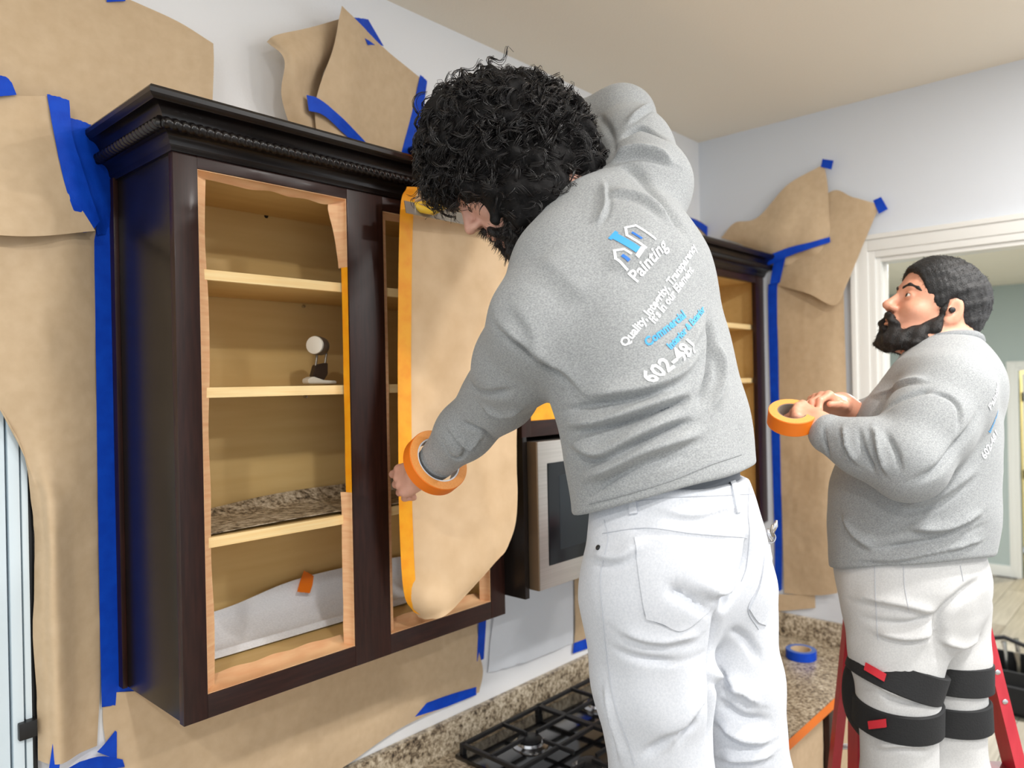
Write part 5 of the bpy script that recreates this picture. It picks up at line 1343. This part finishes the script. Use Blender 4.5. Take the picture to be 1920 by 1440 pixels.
# ================================================================== RED LADDER AND THE PERSON ON IT
LC = np.array([2.136, .483, 0]); LN = unit([.8, .6, 0]); LL = unit([.6, -.8, 0])
REDF = mat('red_fibreglass', srgb(178, 36, 50), .4, srgb(190, 46, 58), 40, 3, (1, 1, .2)); STEPZ = .76
def ladder():
    t = thing('step_ladder', LC, 'red fibreglass step ladder under the bearded painter', 'ladder')
    def rp(s, z): return LC+LL*s*(.178-.11*(z-1.17))+LN*(.25*(z-STEPZ))+np.array([0, 0, z])
    def bar(name, a, b, w, th, m, par):          # w across l, th along n
        V = []
        for p in (a, b):
            for i, j in ((-1, -1), (1, -1), (1, 1), (-1, 1)): V.append(p+LL*i*w/2+LN*j*th/2)
        return mesh(name, V, [[3, 2, 1, 0], [4, 5, 6, 7], [0, 1, 5, 4], [1, 2, 6, 5], [2, 3, 7, 6], [3, 0, 4, 7]], m, par)
    for s in (-1, 1):
        r = bar('rail', rp(s, 0.012), rp(s, 1.40), .028, .075, REDF, t)
        bar('foot', rp(s, 0.0), rp(s, .03), .034, .085, BLACK, t)
        rr = lambda z: rp(s, 1.40)+LN*(.05+.46*(1.40-z)/1.40)+np.array([0, 0, z-1.40])
        bar('rear_rail', rr(0.012), rr(1.45), .026, .035, REDF, t); bar('foot', rr(0), rr(.03), .032, .045, BLACK, t)
        for z in (.28, .52, .76, 1.0, 1.16, 1.23):
            for dz in (.015,):
                p = rp(s, z+dz)-LN*.0375
                rv = lathe('rivet', p, -LN, [(.007, 0), (.007, .002), (.004, .004), (.0004, .0045)], CHROME, t, 12); rv.parent = r
    for z in (.28, .52, STEPZ, 1.0):
        a, b = rp(-1, z), rp(1, z)
        V = []
        for p, s in ((a, 1), (b, -1)):
            for n_, zz in ((-.045, -.035), (-.045, -.0005), (.045, -.0005), (.045, -.035)): V.append(p+LL*s*.014+LN*n_+np.array([0, 0, zz]))
        mesh('step', V, [[0, 1, 2, 3], [7, 6, 5, 4], [0, 4, 5, 1], [1, 5, 6, 2], [2, 6, 7, 3], [3, 7, 4, 0]], mat('step_metal', srgb(120, 30, 40), .5) if z > .7 else ALU, t)
    for z in (.4, .9):
        a = rp(-1, 1.40)+LN*(.05+.46*(1.40-z)/1.40)+np.array([0, 0, z-1.40]); b = rp(1, 1.40)+LN*(.05+.46*(1.40-z)/1.40)+np.array([0, 0, z-1.40])
        tube('brace', [a, b], .009, ALU, t, 8)
    tp = (rp(-1, 1.40)+rp(1, 1.40))/2+LN*.03
    V = [tp+LL*i*.150+LN*j*.045+np.array([0, 0, k]) for k in (.0, .035) for i, j in ((-1, -1), (1, -1), (1, 1), (-1, 1))]
    mesh('top_cap', V, [[3, 2, 1, 0], [4, 5, 6, 7], [0, 1, 5, 4], [1, 2, 6, 5], [2, 3, 7, 6], [3, 0, 4, 7]], REDF, t)
    c = rp(-1, .955)+LL*.05-LN*.05
    V = [c+LL*i*.035+np.array([0, 0, k*.028])+LN*n_ for n_ in (0, .001) for i, k in ((-1, -1), (1, -1), (1, 1), (-1, 1))]
    mesh('label_sticker', V, [[0, 1, 2, 3], [7, 6, 5, 4], [0, 4, 5, 1], [1, 5, 6, 2], [2, 6, 7, 3], [3, 7, 4, 0]], WHITEP, t)
    return t
lad = ladder()

def person_far():
    f2 = unit([-.17, .985, 0]); rt = unit([.985, .17, 0])
    shL, shR = P(1776, 738, 1.68), P(1786, 752, 1.99)
    elL, wrL = P(1698, 868, 1.60), P(1556, 814, 1.70)
    elR, wrR = P(1668, 826, 1.98), P(1578, 760, 1.86)
    neckb = P(1778, 672, 1.83); ch = (shL+shR)/2
    pel = P(1704, 1075, 1.83)
    hipL, hipR = P(1678, 1130, 1.78), P(1766, 1130, 1.88)
    knL, knR = P(1682, 1318, 1.775), P(1778, 1318, 1.865)
    zf = STEPZ
    anL, anR = np.array([*P(1690, 1480, 1.80)[:2], zf+.085]), np.array([*P(1792, 1480, 1.85)[:2], zf+.085])
    t = thing('person', ((anL+anR)/2)*np.array([1, 1, 0])+np.array([0, 0, zf]), 'person in grey sweatshirt and kneepads on the red ladder holding a tape roll', 'person', 'painters')
    H = Head(P(1751, 590, 1.86), -R*.95+F*.08+U*.38, U+R*.36, .99)
    B = SDF()
    H.skull(B); H.neck(B, neckb, .060)
    B.loft([(pel, rt, .15, .12), (pel*.5+ch*.5, rt, .15, .125), (ch, rt, .14, .10)], .04)
    B.cone(neckb, shL*.7+ch*.3, .055, .05, .04); B.cone(neckb, shR*.7+ch*.3, .055, .05, .04)
    B.chain([shL, elL, wrL], [.052, .042, .030], .03); B.chain([shR, elR, wrR], [.052, .043, .032], .03)
    rollc = P(1484, 783, 1.735); rax = unit(U*.86-F*.50-R*.08)
    hdL = unit(P(1496, 768, 1.74)-P(1552, 796, 1.70))
    hand(B, P(1552, 797, 1.70), hdL, unit(-F*.55+U*.75), -1, [(.95, 1.15, .7), (1.0, 1.15, .7), (1.05, 1.15, .7), (1.05, 1.15, .7)], .86, spread=.4,
         thumb=[(.026, .030, -.010), (.050, .046, -.012), (.074, .044, -.016), (.092, .036, -.022)])
    hdR = unit(P(1512, 738, 1.79)-wrR)
    hand(B, wrR+hdR*.010, hdR, unit(U*.9+F*.2), 1, [(.5, .9, .5), (.55, .9, .5), (.6, .95, .5), (.65, .95, .5)], .92)
    B.chain([hipL, knL, anL], [.08, .056, .04], .03); B.chain([hipR, knR, anR], [.08, .056, .04], .03)
    for a in (anL, anR): B.cone(a, a+LN*.12+np.array([0, 0, -.055]), .036, .028, .03)
    V, Q = B.mesh(.0032, 16, 1); mesh('body', V, Q, SKIN2, t, True)
    eyes(H, t)
    # trousers
    J = SDF(); wa = P(1704, 1030, 1.83)
    J.loft([(wa, rt, .165, .155), (pel, rt, .178, .160), (P(1704, 1120, 1.83), rt, .168, .145)], .04, 2.2)
    J.ell(P(1758, 1105, 1.82), (.10, .10, .10), None, .05)
    J.chain([hipL, (hipL+knL)/2, knL, knL*.5+anL*.5, anL+np.array([0, 0, -.02])], [.112, .100, .086, .084, .078], .025)
    J.chain([hipR, (hipR+knR)/2, knR, knR*.5+anR*.5, anR+np.array([0, 0, -.02])], [.110, .096, .082, .080, .075], .025)
    J.plane((0, 0, zf+.03), (0, 0, -1))
    V, Q = J.mesh(.0045, 16, 2); C = Cloth(V, Q); C.wavy(.0018, 26, 8)
    C.folds([([(1600, 1120), (1680, 1130), (1760, 1150)], .014, .008), ([(1620, 1160), (1700, 1170), (1765, 1150)], .012, -.008), ([(1640, 1185), (1700, 1195), (1760, 1185)], .012, .008),
             ([(1840, 1085), (1800, 1120), (1762, 1160), (1755, 1230)], .016, -.012), ([(1640, 1280), (1690, 1300), (1745, 1290)], .012, .008), ([(1650, 1300), (1690, 1318), (1745, 1310)], .010, -.006), ([(1765, 1200), (1800, 1210), (1835, 1190)], .012, .007), ([(1640, 1400), (1690, 1395), (1745, 1400)], .012, .006)])
    C.obj('trousers', DENIM2, t)
    for q in ([(1694, 1062), (1696, 1100), (1704, 1145)], [(1640, 1060), (1642, 1130), (1646, 1200)], [(1800, 1060), (1806, 1090)]): C.stitch('seam', q, THREAD, t, .0006)
    p, n = C.pickn(1635, 1057); lathe('rivet', p, n, [(.0045, 0), (.0045, .002), (.003, .0035), (.0004, .004)], BLACK, t, 12)
    # knee pads: two straps each, a pad in front, red tags
    for kn, hp, an, tg, sl in ((knL, hipL, anL, True, -.32), (knR, hipR, anR, False, -.06)):
        kp = thing('knee_pad', kn, 'black elastic knee pad strapped round the %s leg of the ladder painter' % ('left' if tg else 'right'), 'knee pad', 'knee pads')
        axu = unit(kn-hp); axl = unit(an-kn)
        for c, r, ax_ in ((kn+(hp-kn)*.32, .104 if tg else .099, axu), (kn+(an-kn)*.05, .095 if tg else .091, axl)):
            ax_ = unit(ax_+R*sl*(1.1 if c[2] > kn[2] else .15))
            prof = [(r, -.034), (r+.004, -.031), (r+.004, .031), (r, .034), (r-.014, .031), (r-.014, -.031)]
            lathe('strap', c, ax_, prof, STRAP, kp, 40, True)
        fwd = unit(LN*.75-R*.65)
        K = SDF(); K.ell(kn+fwd*.062+np.array([0, 0, -.005]), (.055, .055, .115), None, 0); K.ell(kn+fwd*.10+np.array([0, 0, -.005]), (.03, .03, .08), None, .03)
        V, Q = K.mesh(.005, 16, 1); mesh('pad', V, Q, STRAP, kp, True)
        if tg:
            SC = Cloth(*SDFcyl(kn+(hp-kn)*.32, unit(axu-R*.35), .113)); SC.patch('red_tag', [(1624, 1242), (1662, 1264), (1658, 1278), (1621, 1256)], REDTAG, kp, .002, 8)
            SC = Cloth(*SDFcyl(kn+(an-kn)*.05, unit(axl-R*.05), .104)); SC.patch('red_tag', [(1628, 1352), (1661, 1348), (1662, 1363), (1630, 1367)], REDTAG, kp, .002, 8)
    # sweatshirt
    Sh = SDF(); hem = P(1702, 1040, 1.825); m1 = P(1708, 940, 1.825); m2 = P(1732, 840, 1.83); m3 = P(1760, 760, 1.835)
    Sh.loft([(hem+np.array([0, 0, -.05]), rt, .172, .166), (hem, rt, .176, .170), (m1, rt, .188, .178), (m2, rt, .192, .156), (m3, rt, .185, .126), (ch+np.array([0, 0, .01]), rt, .16, .105)], .04, 2.25)
    Sh.cone(neckb+np.array([0, 0, -.02]), shL, .075, .082, .06); Sh.cone(neckb+np.array([0, 0, -.02]), shR, .075, .082, .06)
    Sh.chain([shL, (shL+elL)/2, elL, (elL+wrL)/2, wrL], [.090, .088, .078, .064, .046], .03)
    Sh.chain([shR, elR, elR*.45+wrR*.55], [.088, .072, .055], .03)
    a, b, c = P(1562, 1062, 1.90), P(1848, 1040, 1.80), P(1705, 1062, 1.60)
    n = unit(np.cross(b-a, c-a)); n = n if n[2] < 0 else -n
    Sh.plane(a, n, .006)
    V, Q = Sh.mesh(.0042, 16, 2); C = Cloth(V, Q); C.wavy(.0022, 17, 15)
    C.folds([([(1735, 735), (1780, 745), (1800, 770), (1795, 810)], .007, -.006), ([(1640, 740), (1690, 720), (1740, 715)], .012, .006), ([(1660, 770), (1710, 740), (1750, 730)], .010, -.006),
             ([(1580, 800), (1590, 840), (1610, 870)], .008, .008), ([(1610, 805), (1622, 850), (1640, 885)], .008, -.008), ([(1635, 800), (1650, 850), (1665, 890)], .009, .008), ([(1660, 810), (1680, 850), (1690, 885)], .008, -.006),
             ([(1545, 800), (1550, 840), (1556, 860)], .006, -.005), ([(1700, 905), (1760, 880), (1800, 830), (1835, 770)], .014, -.010), ([(1690, 950), (1760, 930), (1830, 880)], .014, .008), ([(1700, 990), (1770, 990), (1840, 960)], .012, .010), ([(1640, 1030), (1740, 1015), (1845, 985)], .010, -.007), ([(1580, 960), (1600, 1000), (1640, 1030)], .014, .006), ([(1570, 1050), (1680, 1048), (1800, 1025), (1845, 1010)], .008, .005)])
    C.obj('sweatshirt', HEATHER, t)
    nd = unit(H.w(-.03, 0, -.03)-neckb); u, w, _ = frame_of(nd); cc = neckb+nd*.030
    v1, f1 = tube_geo([cc+u*math.cos(q)*.074+w*math.sin(q)*.074 for q in np.linspace(0, 2*math.pi, 49)[:-1]], .012, 10, True)
    mesh('collar', v1, f1, RIB, t, True)
    ax = unit(wrL-elL); lathe('cuff', wrL-ax*.002, ax, [(.044, -.022), (.047, -.012), (.044, .010), (.039, .016), (.033, .014), (.032, -.01)], RIB, t, 32, True)
    for txt, p0, p1, h, m_ in (('Painting', (1856, 770), (1866, 700), .016, PRINT_W), ('Interior', (1856, 812), (1868, 782), .012, PRINT_B), ('602-481', (1846, 862), (1866, 822), .016, PRINT_W)):
        print_text(C, txt, p0, p1, h, m_, t, 'print_back', .0005)
    # hair: short crop
    Hr = SDF(); H.e(Hr, (-.012, 0, .051), (.1065, .0825, .096), 0); H.e(Hr, (.020, 0, .072), (.076, .074, .066), .03); H.e(Hr, (-.066, 0, -.004), (.042, .062, .052), .03)
    H.e(Hr, (.130, 0, -.016), (.088, .13, .104), .008, 's'); H.e(Hr, (.02, 0, -.085), (.088, .13, .098), .012, 's'); 
    for q in (1, -1): H.e(Hr, (-.008, q*.084, -.004), (.026, .03, .036), .006, 's')
    Hr.noise(.0018, 160, seed=3)
    V, Q = Hr.mesh(.0032, 16, 1); hair = mesh('hair', V, Q, HAIR2, t, True)
    rg = np.random.default_rng(12); N = vnormals(V, Q); pk = rg.choice(len(V), 2600)
    s_ = strands('hair_strands', V[pk]-N[pk]*.003, N[pk]*.6+H.f*.4+rg.normal(size=(len(pk), 3))*.3, rg.uniform(.004, .009, len(pk)), HAIR2, t, r=.0007, seg=3, seed=2); s_.parent = hair
    # full beard
    Bd = SDF()
    for q in (1, -1):
        H.c(Bd, (.010, q*.0665, .034), (.006, q*.066, .000), .009, .009, .01); H.c(Bd, (.006, q*.064, .004), (.010, q*.060, -.045), .009, .014, .012); H.c(Bd, (.010, q*.060, -.045), (.032, q*.050, -.090), .015, .020, .02); H.c(Bd, (.032, q*.050, -.090), (.072, q*.022, -.106), .018, .018, .03)
        H.c(Bd, (.104, q*.004, -.040), (.094, q*.028, -.058), .0075, .0075, .008); H.c(Bd, (.094, q*.029, -.058), (.084, q*.026, -.100), .010, .018, .014)
        H.c(Bd, (.044, q*.052, -.065), (.070, q*.040, -.095), .012, .018, .02)
    H.e(Bd, (.078, 0, -.102), (.023, .028, .019), .02); H.e(Bd, (.098, 0, -.078), (.010, .012, .010), .008)
    Bd.noise(.0025, 150, seed=19)
    V, Q = Bd.mesh(.003, 16, 1); bd = mesh('beard', V, Q, BEARD2, t, True)
    N = vnormals(V, Q); pk = rg.choice(len(V), 1500)
    s3 = strands('beard_strands', V[pk]-N[pk]*.003, N[pk]*.8-np.array([0, 0, .5])+rg.normal(size=(len(pk), 3))*.3, rg.uniform(.005, .010, len(pk)), BEARD2, t, r=.0007, seg=3, seed=10); s3.parent = bd
    for q in (1, -1):
        eb = SDF(); H.c(eb, (.097, q*.014, .033), (.092, q*.032, .040), .0045, .0050, .004); H.c(eb, (.092, q*.032, .040), (.078, q*.048, .035), .0050, .004, .004); H.c(eb, (.078, q*.048, .035), (.068, q*.055, .028), .004, .0025, .004); eb.noise(.0003, 300, seed=5)
        V, Q = eb.mesh(.0022, 16, 1); mesh('eyebrow', V, Q, BEARD2, t, True)
    for a_ in (anL, anR):
        W_ = SDF(); W_.cone(a_-LN*.01+np.array([0, 0, -.01]), a_+LN*.02+np.array([0, 0, -.03]), .050, .050, .03); W_.cone(a_-LN*.03+np.array([0, 0, -.045]), a_+LN*.14+np.array([0, 0, -.052]), .042, .036, .03); W_.plane((0, 0, zf+.002), (0, 0, -1))
        V, Q = W_.mesh(.006, 16, 1); mesh('shoe', V, Q, SHOE, t, True)
    e0 = H.w(-.002, .083, .002); eb = thing('earbud', e0, 'small black earbud in the ladder painter\'s ear', 'earbud')
    lathe('bud', e0, H.l, [(.0004, -.006), (.006, -.005), (.0075, 0), (.0065, .005), (.0004, .007)], BLACK, eb, 16)
    tape_roll(rollc, rax, .053, .030, .036, ORANGE_RIM, ORANGE_SIDE, 'orange tape roll in the hands of the ladder painter', core=mat('grey_core', srgb(120, 110, 100), .7))
def SDFcyl(c, ax, r):
    V, Fc = lathe_geo(c, ax, [(r, -.05), (r, .05)], 48); Fc = [f for f in Fc if len(f) == 4]
    return np.array(V), np.array(Fc)
person_far()
